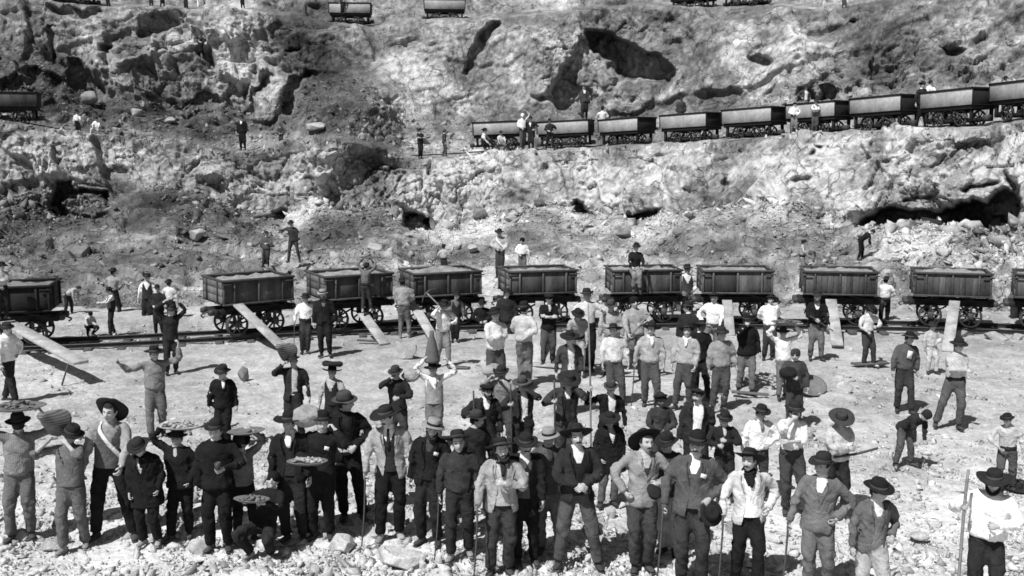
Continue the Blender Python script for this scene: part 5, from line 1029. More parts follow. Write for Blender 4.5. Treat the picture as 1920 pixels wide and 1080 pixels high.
P_(853, 543, 640, 'boy in dark clothes and hat standing behind the curved pick carrier', 'boy', top='shirt', tc='g1', vest='k1', tr='k1', A='down', B='down', hat='round', hs=1.1)
P_(814, 672, 838, 'lad in a white shirt balancing a tall pointed basket on his hat', 'boy', top='shirt', tc='w3', tr='g1', A='up', B='upwide', hat=W, prop='cone', scarf='w3', vest='g3', apron=None, hm=M_FELT)
P_(746, 678, 845, 'stout man in a dark jersey clutching a bag strap at his chest', top='closed', tc='k1', tr='k2', open=.3, A='face', B='hold', hat='felt', prop='sack', hm=M_FELTG, head=(-10, 12, 0))
P_(627, 680, 835, 'boy in a dark waistcoat with a ring basket on his wide hat', 'boy', top='shirt', tc='w1', tr='k1', vest='k1', A='down', B='down', hat=W, prop='ring', hs=1.06, tilt=(-6, 0))
P_(556, 656, 828, 'man carrying a striped conical basket on his right shoulder', top='jacket', tc='k1', tr='k1', shirt='w1', A='shoulder', B='down', hat='bowler', prop='cone_sh', head=(-10, 0, -6), open=.9)
P_(420, 678, 838, 'boy in a neat black jacket with white cuffs and bow tie standing alone', 'boy', top='closed', tc='k0', tr='k0', open=.4, shirt='w3', scarf='w3', A='down', B='down', hat='felt', hs=1.08, head=(-25, 0, 0))
P_(296, 641, 818, 'man in a faded grey shirt lifting both arms toward the right', top='smock', tc='g2', tr='g1', A='out', B=((.42, -.12, 1.72), (.4, -.2, -1), .6), hat=W, yaw=20, head=(20, -5, 0), legs='a')
P_(322, 566, 700, 'man in black reaching up behind the grey-shirted man with lifted arms', top='closed', tc='k1', tr='k1', open=.3, A='up', B='up', hat='felt', yaw=30)
P_(18, 596, 756, 'man in a white shirt and dark waistband walking at the left edge', top='smock', tc='w3', tr='k1', A='down', B='belt', hat='small', legs='stride', yaw=70, sash='k0', bulk=1.15)
P_(6, 486, 598, 'man in a pale shirt standing by the ramp at the far left wagon', z='plank', Y=25.2, top='shirt', tc='w1', tr='k1', A='belt', B='fold', hat='round', yaw=40)
P_(212, 534, 628, 'man in a white shirt turned sideways with a sack behind the left track', top='shirt', tc='w2', tr='k1', A='hold', B='fwd', hat='round', yaw=-50, head=(0, 15, 0), vest='k2')
P_(214, 498, 600, 'man in a mottled shirt and dark hat behind the sideways sack man', Y=31.5, top='shirt', tc='g3', tr='k1', A='belt', B='belt', hat='round', yaw=160)
P_(278, 508, 612, 'man in a dark waistcoat and white sleeves behind the left track', top='shirt', tc='w2', tr='k1', vest='k1', A='down', B='down', hat='round', Y=31)
P_(322, 520, 612, 'boy in a white shirt seen from behind left of the first full wagon', 'boy', Y=30.6, top='shirt', tc='w2', tr='k1', A='down', B='belt', hat='round', yaw=170)
P_(299, 530, 628, 'man in black clothes between the waistcoated man and the white-shirted boy', top='closed', tc='k1', tr='k1', open=.3, A='belt', B='belt', hat='bowler')
P_(166, 585, 628, 'man in a white shirt crouching beside the rails at left', top='shirt', tc='w2', tr='k1', legs='crouch', pz=.40, A='rest', B='rest', hat='kerchief', kc='k0', lean=22, yaw=50, std=1.08)
P_(128, 536, 590, 'man in a pale shirt bending over behind the leftmost wagon', Y=31, top='shirt', tc='g3', tr='k1', A='low', B='low', hat=None, lean=60, yaw=80, std=1.3, legs='bend')
P_(1189, 467, 560, 'lad in a dark sweater and hat sitting on the front rail of a wagon', 'boy', z='sit', Y=0, top='closed', tc='k0', tr='g2', open=.3, A='rest', B='rest', hat='bowler', legs='dangle', std=1.52, head=(0, 8, 0))
P_(1286, 490, 610, 'man in a dark waistcoat and white sleeves standing in the gap between wagons', Y=31.2, top='shirt', tc='w3', tr='g1', vest='k2', A='down', B='hip', hat='felt', legs='step')
P_(1262, 496, 612, 'man in a white shirt leaning behind the waistcoated man in the wagon gap', Y=32, top='shirt', tc='w2', tr='g1', A='belt', B='up', hat='kerchief', yaw=40, lean=10)
P_(1657, 514, 612, 'man in a white shirt seen from behind in the gap left of the last wagons', Y=30.2, top='shirt', tc='w3', tr='k0', A='belt', B='fold', hat='round', yaw=165, legs='stride')
P_(1903, 522, 625, 'man in a dark waistcoat standing in the wagon gap at the right edge', Y=30.4, top='shirt', tc='g1', tr='k1', vest='k1', A='down', B='down', hat='felt')
P_(950, 535, 660, 'man in dark clothes in the shade beside the wagon with the level load', Y=28.3, top='closed', tc='k1', tr='k1', open=.3, A='down', B='down', hat='round')
P_(905, 556, 662, 'man in black looking down beyond the white-shirted man with crossed arms', Y=28.6, top='closed', tc='k0', tr='k0', open=.3, A='belt', B='belt', hat='round', head=(0, 18, 0))
# ---- behind the train on the talus
P_(936, 425, 520, 'man in a striped shirt and braces standing behind the fourth wagon', Y=36, top='shirt', tc='w1_stripe', tr='k2', A='belt', B='belt', hat=W, strap='w3')
P_(979, 445, 520, 'boy in a white shirt with a dark cap on the rubble behind the wagons', 'boy', Y=38, top='shirt', tc='w3', tr='g1', A='belt', B='down', hat='kerchief', kc='k0', hs=1.2)
P_(833, 455, 520, 'boy in a striped shirt seen from behind above the third wagon', 'boy', Y=38, top='shirt', tc='w1_stripe', tr='k2', A='belt', B='belt', hat='small', yaw=170, hs=1.15)
P_(500, 430, 500, 'man in dark clothes on the slope, left one of two men above the first wagon', Y=38.5, top='closed', tc='g0', tr='k2', open=.3, A='down', B='hold', hat='round', prop='short_stick')
P_(551, 412, 492, 'man in dark clothes on the slope, right one of two men above the first wagon', Y=39.5, top='closed', tc='k2', tr='k2', open=.3, A='out', B='down', hat='round', lean=10, legs='wide')
P_(1503, 447, 520, 'boy in a pale shirt and cap climbing behind the plank-sided wagon', 'boy', Y=37, top='shirt', tc='g3', tr='g2', A='belt', B='fold', hat='cap', yaw=60)
P_(1612, 430, 487, 'man in black bending to lift stone on the rubble below the right cave', Y=38.5, top='closed', tc='k0', tr='k0', open=.3, A='low', B='low', hat='kerchief', kc='k1', lean=48, yaw=60, std=1.42, legs='bend')
# ---- middle ledge
P_(147, 206, 254, 'man in a white shirt holding a pick on the ledge at left', Y='L', top='shirt', tc='w3', tr='k0', A='down', B='rest', hat='round', yaw=30)
P_(182, 222, 256, 'man in a white shirt sitting on rubble beside the man with the pick', Y='L', top='shirt', tc='w3', tr='w1', A='rest', B='rest', hat='felt', legs='crouch', pz=.45, std=1.15)
P_(456, 213, 283, 'man in a black suit standing alone on the ledge beside the white boulder', Y='L', top='jacket', tc='k0', tr='k0', shirt='w3', vest='k0', hat='felt', open=.9)
P_(788, 238, 298, 'man in a dark jacket with folded arms at the left end of the ledge rails', Y='L', top='closed', tc='k1', tr='k1', open=.3, A='fold', B='fold', hat='round', yaw=20)
P_(833, 242, 294, 'boy in dark clothes seen sideways near the left end of the ledge rails', 'boy', Y='L', top='closed', tc='k2', tr='g0', open=.3, A='down', B='down', hat='kerchief', yaw=90, hs=1.1)
P_(908, 238, 280, 'man in black with white sleeves sitting on the ledge with knees up', Y='L', top='shirt', tc='w3', vest='k0', tr='k0', A='rest', B='rest', hat='round', legs='ground', pz=.16, yaw=55, std=.98)
P_(940, 248, 284, 'boy squatting on the ledge beside the sitting man with white sleeves', 'boy', Y='L', top='shirt', tc='w1', tr='g1', A='rest', B='rest', hat='round', legs='crouch', pz=.40, std=1.1)
P_(979, 206, 282, 'man with a white cloth on his head in front of the ledge wagons', Y='L', top='shirt', tc='w3', tr='g0', A='belt', B='up', hat='kerchief', kc='w3', yaw=30)
P_(996, 215, 282, 'man in a long dark coat on the ledge beside the man with a white headcloth', Y='L', top='coat', tc='k1', tr='k1', open=.3, A='pocket', B='hip', hat='round', yaw=-20)
P_(1031, 221, 283, 'man in dark clothes with hand on hip at the gap of the first ledge wagons', Y='L', top='closed', tc='k1', tr='k1', open=.3, A='front', B='hip', hat='round', yaw=-15, legs='wide')
P_(1096, 151, 226, 'tall man in a dark suit standing on the rim of a ledge wagon', z='rim', Y='T', top='jacket', tc='k2', tr='k1', shirt='w3', vest='k2', A='down', B='down', hat='cap', hm=M_FELTL, open=.8, boot=M_BOOTL)
P_(1129, 196, 262, 'man in a white shirt seen from behind between two ledge wagons', Y='B', top='shirt', tc='w3', tr='g2', A='belt', B='belt', hat='round', yaw=170)
P_(1277, 178, 240, 'man in dark clothes behind the ledge wagons below the cave', Y='BB', top='closed', tc='k2', tr='k2', open=.3, A='down', B='down', hat='round')
P_(1487, 191, 251, 'man in a white shirt with a broad black sash on the middle ledge', Y='L', top='shirt', tc='w3', tr='g2', A='belt', B='belt', hat='kerchief', kc='k0', sash='k0', boot=M_BOOTL)
P_(1526, 183, 250, 'man in a waistcoat and white sleeves with folded hands on the middle ledge', Y='L', top='shirt', tc='w2', vest='g0', tr='g0', A='fold', B='fold', hat='round', boot=M_BOOTL)
P_(1508, 155, 222, 'man in a dark open jacket and white shirt standing above the two ledge men', Y='BB', top='jacket', tc='k2', tr='g2', shirt='w3', A='hip', B='down', hat=W, open=1.3)
P_(1725, 143, 238, 'man in a dark jacket standing in the gap between the right ledge wagons', Y='B', top='closed', tc='k1', tr='k0', open=.4, shirt='w3', A='down', B='down', hat='round')
P_(1742, 148, 215, 'lad in a white shirt sitting inside the right ledge wagon', 'boy', Y='W', top='shirt', tc='w3', tr='k2', A='rest', B='rest', hat='round')
P_(1882, 140, 205, 'man whose hat and shoulders show above the rightmost ledge wagon', Y='BB', top='closed', tc='k2', tr='k2', open=.3, hat='round')
P_(681, 240, 290, 'boy in a pale shirt standing low behind the ledge edge below the dark mound', 'boy', Y='B', top='shirt', tc='g3', tr='g2', hat='kerchief', kc='g3', hs=1.1)
P_(527, 232, 275, 'boy in dark clothes crouching below the white boulder on the ledge', 'boy', Y='B', top='closed', tc='k2', tr='k2', open=.3, A='belt', B='belt', hat='kerchief')
P_(377, 74, 122, 'man in dark clothes hanging on a rope against the rock face', z='hang', Y='F', top='closed', tc='k0', tr='k0', open=.3, A='up', B='up', hat='kerchief', kc='k0', legs='hang', yaw=180, std=1.62, boot=M_BOOT)
# ---- top ledge, cut by the frame
for x, yf, t_, lab in [(112, 12, 'k0', 'man in black beside the wagon at the top left corner'), (203, 14, 'k1', 'leftmost man of the group on the top ledge whose legs show'), (284, 13, 'k2', 'man in dark trousers on the top ledge left of the rope'), (305, 13, 'k1', 'man on the top ledge immediately left of the hanging rope group'),
                       (349, 21, 'k1', 'man on the top ledge beside the taut rope holding it'), (455, 17, 'k0', 'single man on the top ledge above the white streaked rock'), (642, 26, 'k1', 'man standing behind the left small top ledge wagon'), (1546, 22, 'w1', 'man in pale trousers on the top ledge at right'), (1582, 19, 'g0', 'man in grey trousers on the top ledge at right of the pale-trousered man')]:
    P_(x, yf - 42, yf, lab, Y='TOP', top='shirt', tc='w1' if t_ in ('w1', 'k2') else 'k2', tr=t_, A='down', B='belt', hat='round')
# ------------------------------------------------------------------ loads, sticks and tools in their hands
def T_(g, name, m, label, cat, world, smooth=True):
    """a held or carried thing: geometry in the bearer's own space, its origin moved to its own middle"""
    V, Q, T = g.arr(); c = (V.min(0) + V.max(0)) / 2; c[2] = V[:, 2].min(); V = V - c
    o = mobj(name, npmesh(name, V, [Q, T], smooth, [m] if not isinstance(m, list) else m, g.mq + g.mt)); o.matrix_world = Matrix(world.tolist()) @ Matrix.Translation(Vector(c)); return tag(o, label, cat)
def lumps(cx, cy, cz, r, n, seed, s=.035):
    rr = random.Random(seed); g = G()
    for k in range(n):
        a = rr.uniform(0, 6.28); q = r * math.sqrt(rr.random()); V, F_ = CH[rr.randrange(12)]; sc = s * rr.uniform(.6, 1.5); g.add((V * sc + [cx + q * math.cos(a), cy + q * math.sin(a) * .8, cz + sc * .4 + (r - q) * .22], np.zeros((0, 4), int), F_))
    return g
def tray(r, m=None):
    return lathe([(0, -.012), (r * .8, -.012), (r, .016), (r + .012, .02), (r, .026), (r * .8, .0), (0, .0)], 24, 1.0, .72)
def cone(h, r, tip=.03):
    return lathe([(0, 0), (r * .86, 0), (r, .03), (r * .96, .06), (r * .80, h * .35), (r * .58, h * .62), (r * .30, h * .86), (tip, h), (0, h)], 22)
def props(k, W_, info, sp, lab, dr):
    wr, hd, HM = info['wr'], info['hd'], info['HM']; A, B = wr[0] + hd[0] * .06, wr[1] + hd[1] * .06; H = HM[:3, 3]; who = SHORT(lab); top = ap(HM, (0, 0, .17)); zg = 0.0
    if k in ('cane', 'cane_cap'):
        g = G(); e = V3(A[0] - .06, A[1] - .10, .0); g.add(loft([A + [0, .07, .015], A + [0, .02, .05], A + [0, -.03, .03], (A + e) / 2 + [.008, 0, 0], e], [.013, .014, .013, .010, .008], 6, sub=3)); T_(g, 'walking_cane', M_STICK, 'cane held by the ' + who, 'cane', W_)
    if k in ('cane_cap', 'cap_hand'):
        g = G(); cp = hat_geo('felt' if k == 'cane_cap' else 'cap', 3)[0].arr(); c = (B + [.06, -.03, -.10]) if k == 'cane_cap' else B + [-.03, -.05, -.06]; g.add(cp, 0, Mx(c, 20, 62 if k == 'cane_cap' else 50, 0, .86 if k == 'cane_cap' else .72)); T_(g, 'held_hat', M_FELT, 'dark hat held by the ' + who, 'hat', W_)
    if k == 'staff':
        g = G(); g.add(loft([V3(A[0] - .02, A[1] - .05, 0), A, A + [.02, .02, .42]], [.016, .018, .016], 6, sub=3)); T_(g, 'staff', M_POLE, 'long staff held by the ' + who, 'staff', W_)
    if k == 'upstick':
        g = G(); g.add(loft([V3(A[0] + .01, A[1], .25), A, A + [-.01, .02, .34]], [.014, .017, .014], 6, sub=2)); T_(g, 'stick', M_STICK, 'upright stick held by the ' + who, 'stick', W_)
    if k == 'tallpole':
        g = G(); g.add(loft([V3(A[0] + .03, A[1], .0), A, A + [-.05, .05, 1.5]], [.014, .017, .011], 6, sub=2)); T_(g, 'pole', M_POLE, 'very tall thin pole gripped by the ' + who, 'pole', W_)
    if k == 'short_stick':
        C = (A + B) / 2; g = G(); g.add(loft([V3(C[0], C[1] - .06, .0), C, C + [0, 0, .04]], [.012, .014, .015], 6, sub=2)); T_(g, 'stick', M_STICK, 'short stick held by the ' + who, 'stick', W_)
    if k == 'understick':
        g = G(); g.add(loft([V3(-.05, -.16, .98), V3(.30, -.12, 1.03), V3(.62, -.10, 1.12)], [.020, .020, .018], 6, sub=2)); T_(g, 'stick', M_STICK, 'stick under the arm of the ' + who, 'stick', W_)
    if k == 'acrossstick':
        d = unit(A - B); g = G(); g.add(loft([B - d * .12, (A + B) / 2, A + d * .22], [.014, .014, .012], 6, sub=2)); T_(g, 'stick', M_STICK, 'stick held across the body of the ' + who, 'stick', W_)
    if k in ('pick', 'pick2'):
        g = G(); a = V3(A) if k == 'pick2' else V3(B) + [0, -.03, 0]; s = -1 if k == 'pick2' else 1; e = a + V3(s * .30, .12, .34); b_ = a + V3(-s * .28, -.10, -.30); d = unit(e - b_)
        g.add(loft([b_, e], [.016, .018], 6, sub=1)); T_(g, 'pick_handle', M_POLE, 'pick carried on the shoulder of the ' + who, 'pick', W_); o = list(COL.objects)[-1]; o.name = 'pickaxe'
        n = unit(np.cross(d, V3(0, 1, 0))); h = G(); h.add(loft([e + n * .26 - d * .10, e + n * .13 - d * .02, e, e - n * .13 - d * .02, e - n * .26 - d * .10], [.008, .017, .022, .017, .008], 6, ref=(0, 1, 0), sub=3)); q = h.obj('pick_head', M_METAL, o); q.matrix_parent_inverse = (Matrix(W_.tolist()).inverted() @ o.matrix_world).inverted()
    if k in ('tray', 'tray_flat', 'tray_thin', 'tray_dark', 'tray_low', 'bundle_tray'):
        if k == 'tray_low': c = (A + B) / 2 + [0, -.02, .03]; r = .26; th = -6
        elif k == 'bundle_tray': c = V3(A) + [-.02, -.14, .03]; r = .25; th = -4
        else: c = (A + B) / 2 + [0, 0, .03] if k in ('tray', 'tray_dark') else top + [0, 0, .02]; r = .34 if k != 'tray_thin' else .28; th = 0
        if k == 'tray_flat': c = c + [.06, 0, 0]
        if k == 'tray_thin': c = c + [.10, 0, 0]
        M = Mx(c, 0, th, 0); g = G(); g.add(tray(r), 0, M); T_(g, 'ore_tray', M_TRAY if k != 'tray_flat' else mat('tray_pale', .35, .7, .3, 10, .3, 30), 'oval tray carried by the ' + who, 'tray', W_)
        if k != 'tray_thin':
            l = lumps(0, 0, .0, r * .72, 26, int(abs(c[0] * 1000)) + 5, .04); g = G(); g.add(l.arr(), 0, M); T_(g, 'ore_load', M_ORE if k in ('tray', 'tray_dark', 'tray_low') else M_OREL, 'ore on the tray of the ' + who, 'ore', W_, False)
    if k == 'cone_sh':
        c = V3(A) + [-.02, .05, .06]; g = G(); g.add(cone(.42, .19, .05), 0, Mx(c + [0, .06, .14], 0, 60, -18) @ Mx((0, 0, -.16))); T_(g, 'basket', M_BASKET, 'striped conical basket on the shoulder of the ' + who, 'basket', W_)
    if k == 'cone':
        g = G(); g.add(cone(.62, .155, .04), 0, Mx(top + [0, 0, -.02])); T_(g, 'basket', mat('basket_dark', .14, .9, .25, 12, .6, 60, stripe=(22, .3, 'Z')), 'tall pointed basket on the hat of the ' + who, 'basket', W_)
    if k == 'ring':
        g = G(); th = np.arange(20) / 20 * 2 * math.pi; pts = [ap(HM, (.17 * math.cos(t), .15 * math.sin(t), .185 + .01 * math.sin(3 * t))) for t in list(th) + [th[0]]]; g.add(loft(pts, [.042] * 21, 7, ref=(0, 0, 1), sub=1)); g.add(tray(.17), 0, HM @ Mx((0, 0, .165))); T_(g, 'basket', M_HAIR, 'dark ring basket on the hat of the ' + who, 'basket', W_)
    if k in ('sack', 'bundle_tray', 'bag'):
        c = dict(sack=V3(.26, .02, 1.50), bundle_tray=V3(-.16, -.02, 1.64), bag=V3(-.17, -.24, 1.22))[k]; r = dict(sack=.15, bundle_tray=.17, bag=.15)[k]
        if k == 'sack' and sp['A'] == 'shoulder': c = V3(-.20, -.02, 1.56)
        V, Q, T = loft([c - [0, 0, r], c - [0, 0, r * .8], c - [0, 0, r * .2], c + [0, 0, r * .45], c + [0, 0, r * .85], c + [0, 0, r]], [(.05, .05), (r * .7, r * .6), (r * 1.1, r * .95), (r * .95, r * .8), (r * .5, r * .45), (.04, .04)], 20, sub=4); V = c + (V - c) * [1.1, 1, .85]; V = V + (V - c) * (.35 * fbm(V * 7 + c[0] * 10, 3, 5)[:, None])
        g = G(); g.add((V, Q, T)); T_(g, 'sack' if k != 'bag' else 'bag', cloth('k1') if k == 'bag' else cloth('g3'), ('bag' if k == 'bag' else 'round sack') + ' carried by the ' + who, 'sack' if k != 'bag' else 'bag', W_)
    if k == 'cup':
        g = G(); g.add(lathe([(0, 0), (.034, 0), (.040, .09), (.036, .09), (.032, .01), (0, .01)], 12), 0, Mx(B + [0, -.03, .02])); T_(g, 'cup', M_METAL, 'small cup held by the ' + who, 'cup', W_)
    if k == 'paper':
        g = G(); g.add(box(0, 0, 0, .10, .012, .16), 0, Mx((.02, -.165, 1.24), 5, -4, 12)); T_(g, 'cloth_rag', cloth('w3'), 'white rag tucked in the shirt of the ' + who, 'rag', W_, False)
def place_people():
    for n, p in enumerate(PEOPLE):
        sp = dict(p['sp']); sp['seed'] = 11 + n * 7; zg = p['z']; Y = p['Y']; x, yt, yf = p['x'], p['yt'], p['yf']
        std = sp.get('std') or {'cap': 1.72, 'kerchief': 1.71, None: 1.68}.get(sp.get('hat', 'wide'), 1.78)
        if sp.get('legs') == 'wide': std -= .035
        if sp.get('legs') == 'wideb': std -= .03
        if sp.get('lean', 0) > 5 and not sp.get('std'): std -= .04
        if Y is None:
            Y = float(groundY(yf)); q = at(x, yf, Y)
            for _ in range(4): h = gz_at(q[0], q[1]) + .03; Y = float(groundY(yf, h)); q = at(x, yf, Y)
            q[2] = h
        elif Y == 'L': Y = l1d(x) + .55; q = at(x, yf - 1, Y)
        elif Y == 'B': Y = l1d(x) + 1.8; q = at(x, yf, Y)
        elif Y == 'BB': Y = l1d(x) + 3.3; q = at(x, yf, Y)
        elif Y == 'W': Y = l1d(x) + 1.5; q = at(x, yf, Y)
        elif Y == 'T': Y = l1d(x) + 1.35; q = at(x, yf, Y)
        elif Y == 'TOP': Y = l2d(x) + .9; q = at(x, yf, Y)
        elif Y == 'F': Y = 58.0; q = at(x, yf, Y)
        elif zg == 'plank': t = track_at(x); Y = trp[t][1] - .62; q = at(x, yf, Y)
        elif zg == 'sit': t = track_at(x); Y = trp[t][1] - .30; q = at(x, yf, Y)
        else: q = at(x, yf, Y)
        if zg == 'hang':
            i = np.searchsorted(gy, 100); j = np.searchsorted(gx, x); Y = float(CP_[i, j][1]) - .45; q = at(x, yf, Y); HANG[:] = [x, Y]
        hgt = (yf - yt) * Y / (F * CP) / (1.0) * (1 - (q[2] - 5.1 + .9) * 0)
        # exact height from the picture: the point above q that projects on yt
        lo, hi = .3, 4.0
        for _ in range(30):
            mid = (lo + hi) / 2; yy = proj(q + [0, 0, mid])[1]
            if yy > yt: lo = mid
            else: hi = mid
        s = lo / std; s = min(max(s, .62), 1.12); sp['q'] = .0195 if q[1] < 16.5 else (.028 if q[1] < 23 else (.036 if q[1] < 34 else .05))
        root, info = make_person(sp); root.location = q; root.rotation_euler = (0, 0, math.radians(sp.get('yaw', 0) + random.Random(n).uniform(-5, 5))); root.scale = (s, s, s)
        tag(root, p['label'], p['cat'], 'workmen and boys posing in the quarry'); p['obj'] = root
        if p['prop']:
            W_ = np.array(Matrix.LocRotScale(root.location, root.rotation_euler, root.scale)); props(p['prop'], W_, info, {**dict(A='down'), **sp}, p['label'], None)
HANG = [0, 0]
place_people(); print('people', time.time() - T0)
finish_garments(); print('garments', time.time() - T0)
g = G(); a = at(HANG[0], 82, HANG[1]); b_ = at(366, -60, 70.0); g.add(loft([V3(0, 0, -.9), V3(0, 0, 0), b_ - a], [.05, .05, .05], 6, sub=1)); o = g.obj('rope', cloth('w2')); o.location = a; tag(o, 'taut pale rope hanging from the top ledge to the climbing man', 'rope')
# ------------------------------------------------------------------ boulders and odds and ends on the ground
def boulder(px, py, wpx, hpx, lab, Y=None, m=None, seed=1, tonev=1.0, sink=.25, flat=1.0, angular=.5):
    Y = float(groundY(py)) if Y is None else Y
    q = at(px, py, Y); wr_, hr = wpx * Y / F / 2, hpx * Y / F / 2; r = random.Random(seed)
    bm = bmesh.new(); bmesh.ops.create_icosphere(bm, subdivisions=4 if wpx > 40 else 3, radius=1); V = np.array([v.co[:] for v in bm.verts]); Fc = np.array([[v.index for v in f.verts] for f in bm.faces]); bm.free()
    for k in range(14):                    # break off flat faces
        n = unit([r.gauss(0, 1), r.gauss(0, 1), r.gauss(0, .8)]); d = r.uniform(.48, .84); ex = np.clip(V @ n - d, 0, None); V = V - ex[:, None] * n
    f, e = facet(V * 1.6 + seed, seed, 1.0); V = V * (1 + .06 * f + .05 * fbm(V * 5 + seed, 4, seed, .65))[:, None]
    V = V * [wr_ * 1.08, max(wr_ * .8, hr), hr * 1.08]; V[:, 2] += hr * (1 - sink)
    me = npmesh('boulder', V, [Fc], False, [m or m_stone]); a = me.attributes.new('tone', 'FLOAT', 'POINT'); a.data.foreach_set('value', np.full(len(V), tonev, dtype=np.float32) * (1 + .2 * fbm(V * 3, 3, 3)).astype(np.float32))
    o = mobj('boulder', me); o.location = q; o.rotation_euler = (0, 0, r.uniform(-.4, .4)); return tag(o, lab, 'boulder', 'large stones lying in the quarry')
for k, a in enumerate([
    (376, 1040, 50, 44, 'square pale stone at the feet of the man holding a cup', None, 1.25), (748, 1062, 112, 50, 'biggest pale slab of rock in the centre left foreground', None, 1.4), (640, 1035, 70, 40, 'pale broken stone left of the big foreground slab', None, 1.35),
    (760, 672, 46, 44, 'rounded boulder at the foot of the third ramp plank', None, 1.0), (456, 712, 26, 32, 'dark-sided stone just right of the boy in the black jacket', None, .6), (1583, 742, 40, 32, 'smooth pale boulder right of the flat round basket', None, 1.3),
    (50, 1010, 60, 26, 'low stone at the feet of the leftmost tray holder', None, 1.1), (100, 1030, 44, 26, 'stone between the tray holder and the boy with the conical basket', None, 1.0), (1145, 968, 30, 20, 'stone behind the legs of the central man with clasped hands', None, 1.2),
    (1090, 975, 26, 16, 'small pale stone between the legs of the central man', None, 1.3), (1385, 1000, 60, 34, 'stone pile lump behind the man in the white jacket', None, .9), (1260, 985, 50, 24, 'flat stone behind the tweed-suited man', None, 1.2), (1720, 1010, 44, 20, 'flat stone right of the lad in pale trousers', None, 1.2),
    (1300, 640, 30, 18, 'small stone near the rails behind the smocked youths', None, 1.0), (1870, 640, 50, 22, 'stone beside the rails near the right edge', None, .9), (1800, 632, 36, 18, 'stone beside the rails right of the last plank', None, .8),
    (1905, 640, 30, 18, 'last stone beside the rails at the right edge', None, .9), (120, 1015, 30, 20, 'small stone behind the boy with the conical basket', None, .9), (700, 1010, 46, 26, 'stone left of the pale shoes of the man in tweed', None, 1.2),
    (588, 244, 56, 24, 'long white stone on the ledge below the dark mound', 'L1', 1.25), (255, 214, 34, 22, 'pale stone on the left rubble of the ledge', 'L6', 1.3), (170, 190, 48, 28, 'grey block on the left rubble above the ledge', 'L7', .8), (320, 230, 30, 18, 'stone on the left ledge rubble near its edge', 'L3', 1.1),
    (700, 470, 44, 28, 'pale pyramid stone behind the second floor wagon', 'T', 1.2), (885, 470, 30, 18, 'stone on the slope above the third wagon', 'T', 1.3), (370, 445, 44, 28, 'white and dark stone on the left slope', 'T', 1.3), (630, 490, 46, 30, 'pale rock just above the second wagon', 'T', 1.3), (148, 480, 60, 34, 'grey block on the left slope', 'T', .6),
    (1730, 450, 40, 26, 'pale stone tumbled below the right cave', 'C', 1.6), (1806, 430, 38, 30, 'white boulder in the mouth of the right cave', 'C', 1.9), (1690, 428, 34, 26, 'pale block at the left of the cave mouth', 'C', 1.7), (1770, 478, 34, 26, 'dark-bottomed pale stone below the cave', 'C', 1.5), (1850, 455, 46, 26, 'pale stone at the right of the cave rubble', 'C', 1.6),
    (1280, 440, 44, 26, 'slab leaning on the slope behind the sitting lad', 'T', .7), (1310, 462, 50, 26, 'second slab on the slope behind the waistcoated man', 'T', .8), (1170, 444, 40, 20, 'dark slab on the slope left of the sitting lad', 'T', .6), (900, 405, 40, 22, 'dark slab at the foot of the pale middle face', 'C', .7), (960, 415, 36, 16, 'pale slab at the foot of the pale middle face', 'C', 1.3)]):
    px, py, wp, hp_, lab, where, tn = a; Yb = None
    if where: i = np.searchsorted(gy, py - 3); j = np.searchsorted(gx, px); Yb = float(CP_[i, j][1]) - .15
    boulder(px, py, wp * (.85 if where else 1), hp_ * (.85 if where else 1), lab, Yb, seed=k * 5 + 3, tonev=tn * (.72 if where else .92), sink=.5 if where else .3)
def ground_thing(g, name, m, lab, cat, px, py, smooth=True, dz=0.0, rot=0):
    Y = float(groundY(py)); q = at(px, py, Y); q[2] = gz_at(q[0], q[1]) + .03 + dz; o = g.obj(name, m, smooth=smooth); o.location = q; o.rotation_euler = (0, 0, rot); return tag(o, lab, cat)
g = G(); g.add(lathe([(0, 0), (.24, 0), (.30, .08), (.31, .10), (.28, .10), (.23, .03), (0, .03)], 26)); o = ground_thing(g, 'basket', M_TRAY, 'flat round basket tipped on the ground right of the stone heap', 'basket', 1520, 742, dz=.10); o.rotation_euler = (math.radians(32), 0, 0)
hp = heap(1.5, 1.1, .20, 77, M_OREL, 'stone_heap', .05); hp.location = tuple(at(1432, 728, groundY(728)) + [0, 0, .0]); tag(hp, 'small heap of pale broken stone between the smocked boy and the shawled boy', 'stone heap')
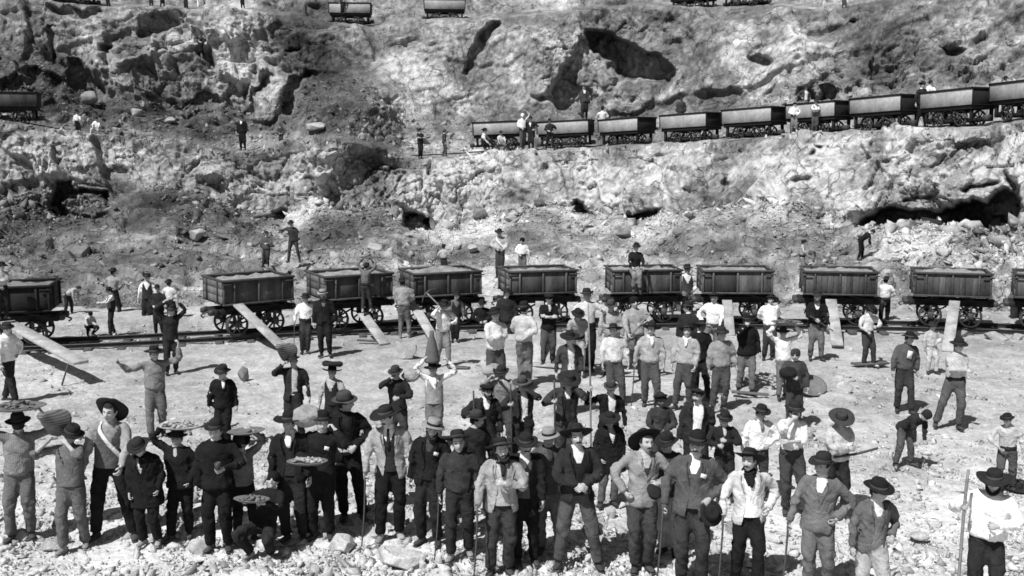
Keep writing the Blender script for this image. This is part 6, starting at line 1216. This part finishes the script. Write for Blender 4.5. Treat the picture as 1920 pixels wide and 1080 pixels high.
lh = lumps(0, 0, .05, .62, 120, 9, .05); o = ground_thing(lh, 'heap_stones', M_OREL, 'loose lumps covering the small heap of pale stone', 'stones', 1432, 728, False, .10); o['kind'] = 'stuff'; del o['category']
for (x0, y0, x1, y1, w_, lab, m) in [(998, 690, 1105, 697, .30, 'long plank lying on the ground under the man in the black sweater', M_PLK), (1128, 700, 1225, 704, .16, 'thin plank lying under the white-smocked youths', M_PLK), (1600, 690, 1662, 686, .26, 'dark board on the ground beside the barefoot boy', M_PLKD), (1372, 742, 1440, 748, .12, 'thin dark board lying in front of the stone heap', M_PLKD),
                                  (670, 644, 706, 646, .10, 'thin dark bar lying between the two ramp planks', M_PLKD), (840, 694, 880, 697, .16, 'dark flat stone-like board right of the man with a pick', M_PLKD), (1095, 765, 1165, 768, .10, 'thin pale lath on the ground by the cloaked man', M_PLK)]:
    a = at(x0, y0, groundY(y0)) + [0, 0, .09]; b_ = at(x1, y1, groundY(y1)) + [0, 0, .09]; plank(a, b_, w_, lab, m, .04, group=None, cat='board', name='board')
g = G(); g.add(hat_geo('wide', 5)[0].arr(), 0, Mx((0, 0, .02))); ground_thing(g, 'hat', M_FELT, 'black hat lying on the ground at the far right edge', 'hat', 1905, 916)
print('all', time.time() - T0, 'tris', sum(sum(max(1, 2) if False else 1 for _ in ()) or 0 for _ in ()), len(S.objects))
tc_ = {}
for o in S.objects:
    if o.type == 'MESH':
        if o.data.name not in tc_:
            lt = np.empty(len(o.data.polygons), int); o.data.polygons.foreach_get('loop_total', lt); tc_[o.data.name] = int((lt - 2).sum())
from collections import Counter
cn = Counter()
for k, v in tc_.items(): cn[k.split('.')[0]] += v
print(cn.most_common(25))
print('TRIS total', sum(tc_.values()), sorted(tc_.items(), key=lambda t: -t[1])[:8], 'people', sum(v for k, v in tc_.items() if k.split('.')[0] in ('person', 'trousers', 'jacket', 'shirt', 'smock', 'hat', 'coat', 'boot', 'hair')))
seen = {}
for o in S.objects:
    if o.parent is None and 'label' in o: 
        if len(o['label'].split()) > 16 or o['label'] in seen: print('LABEL', o.name, o['label'])
        seen[o['label']] = 1
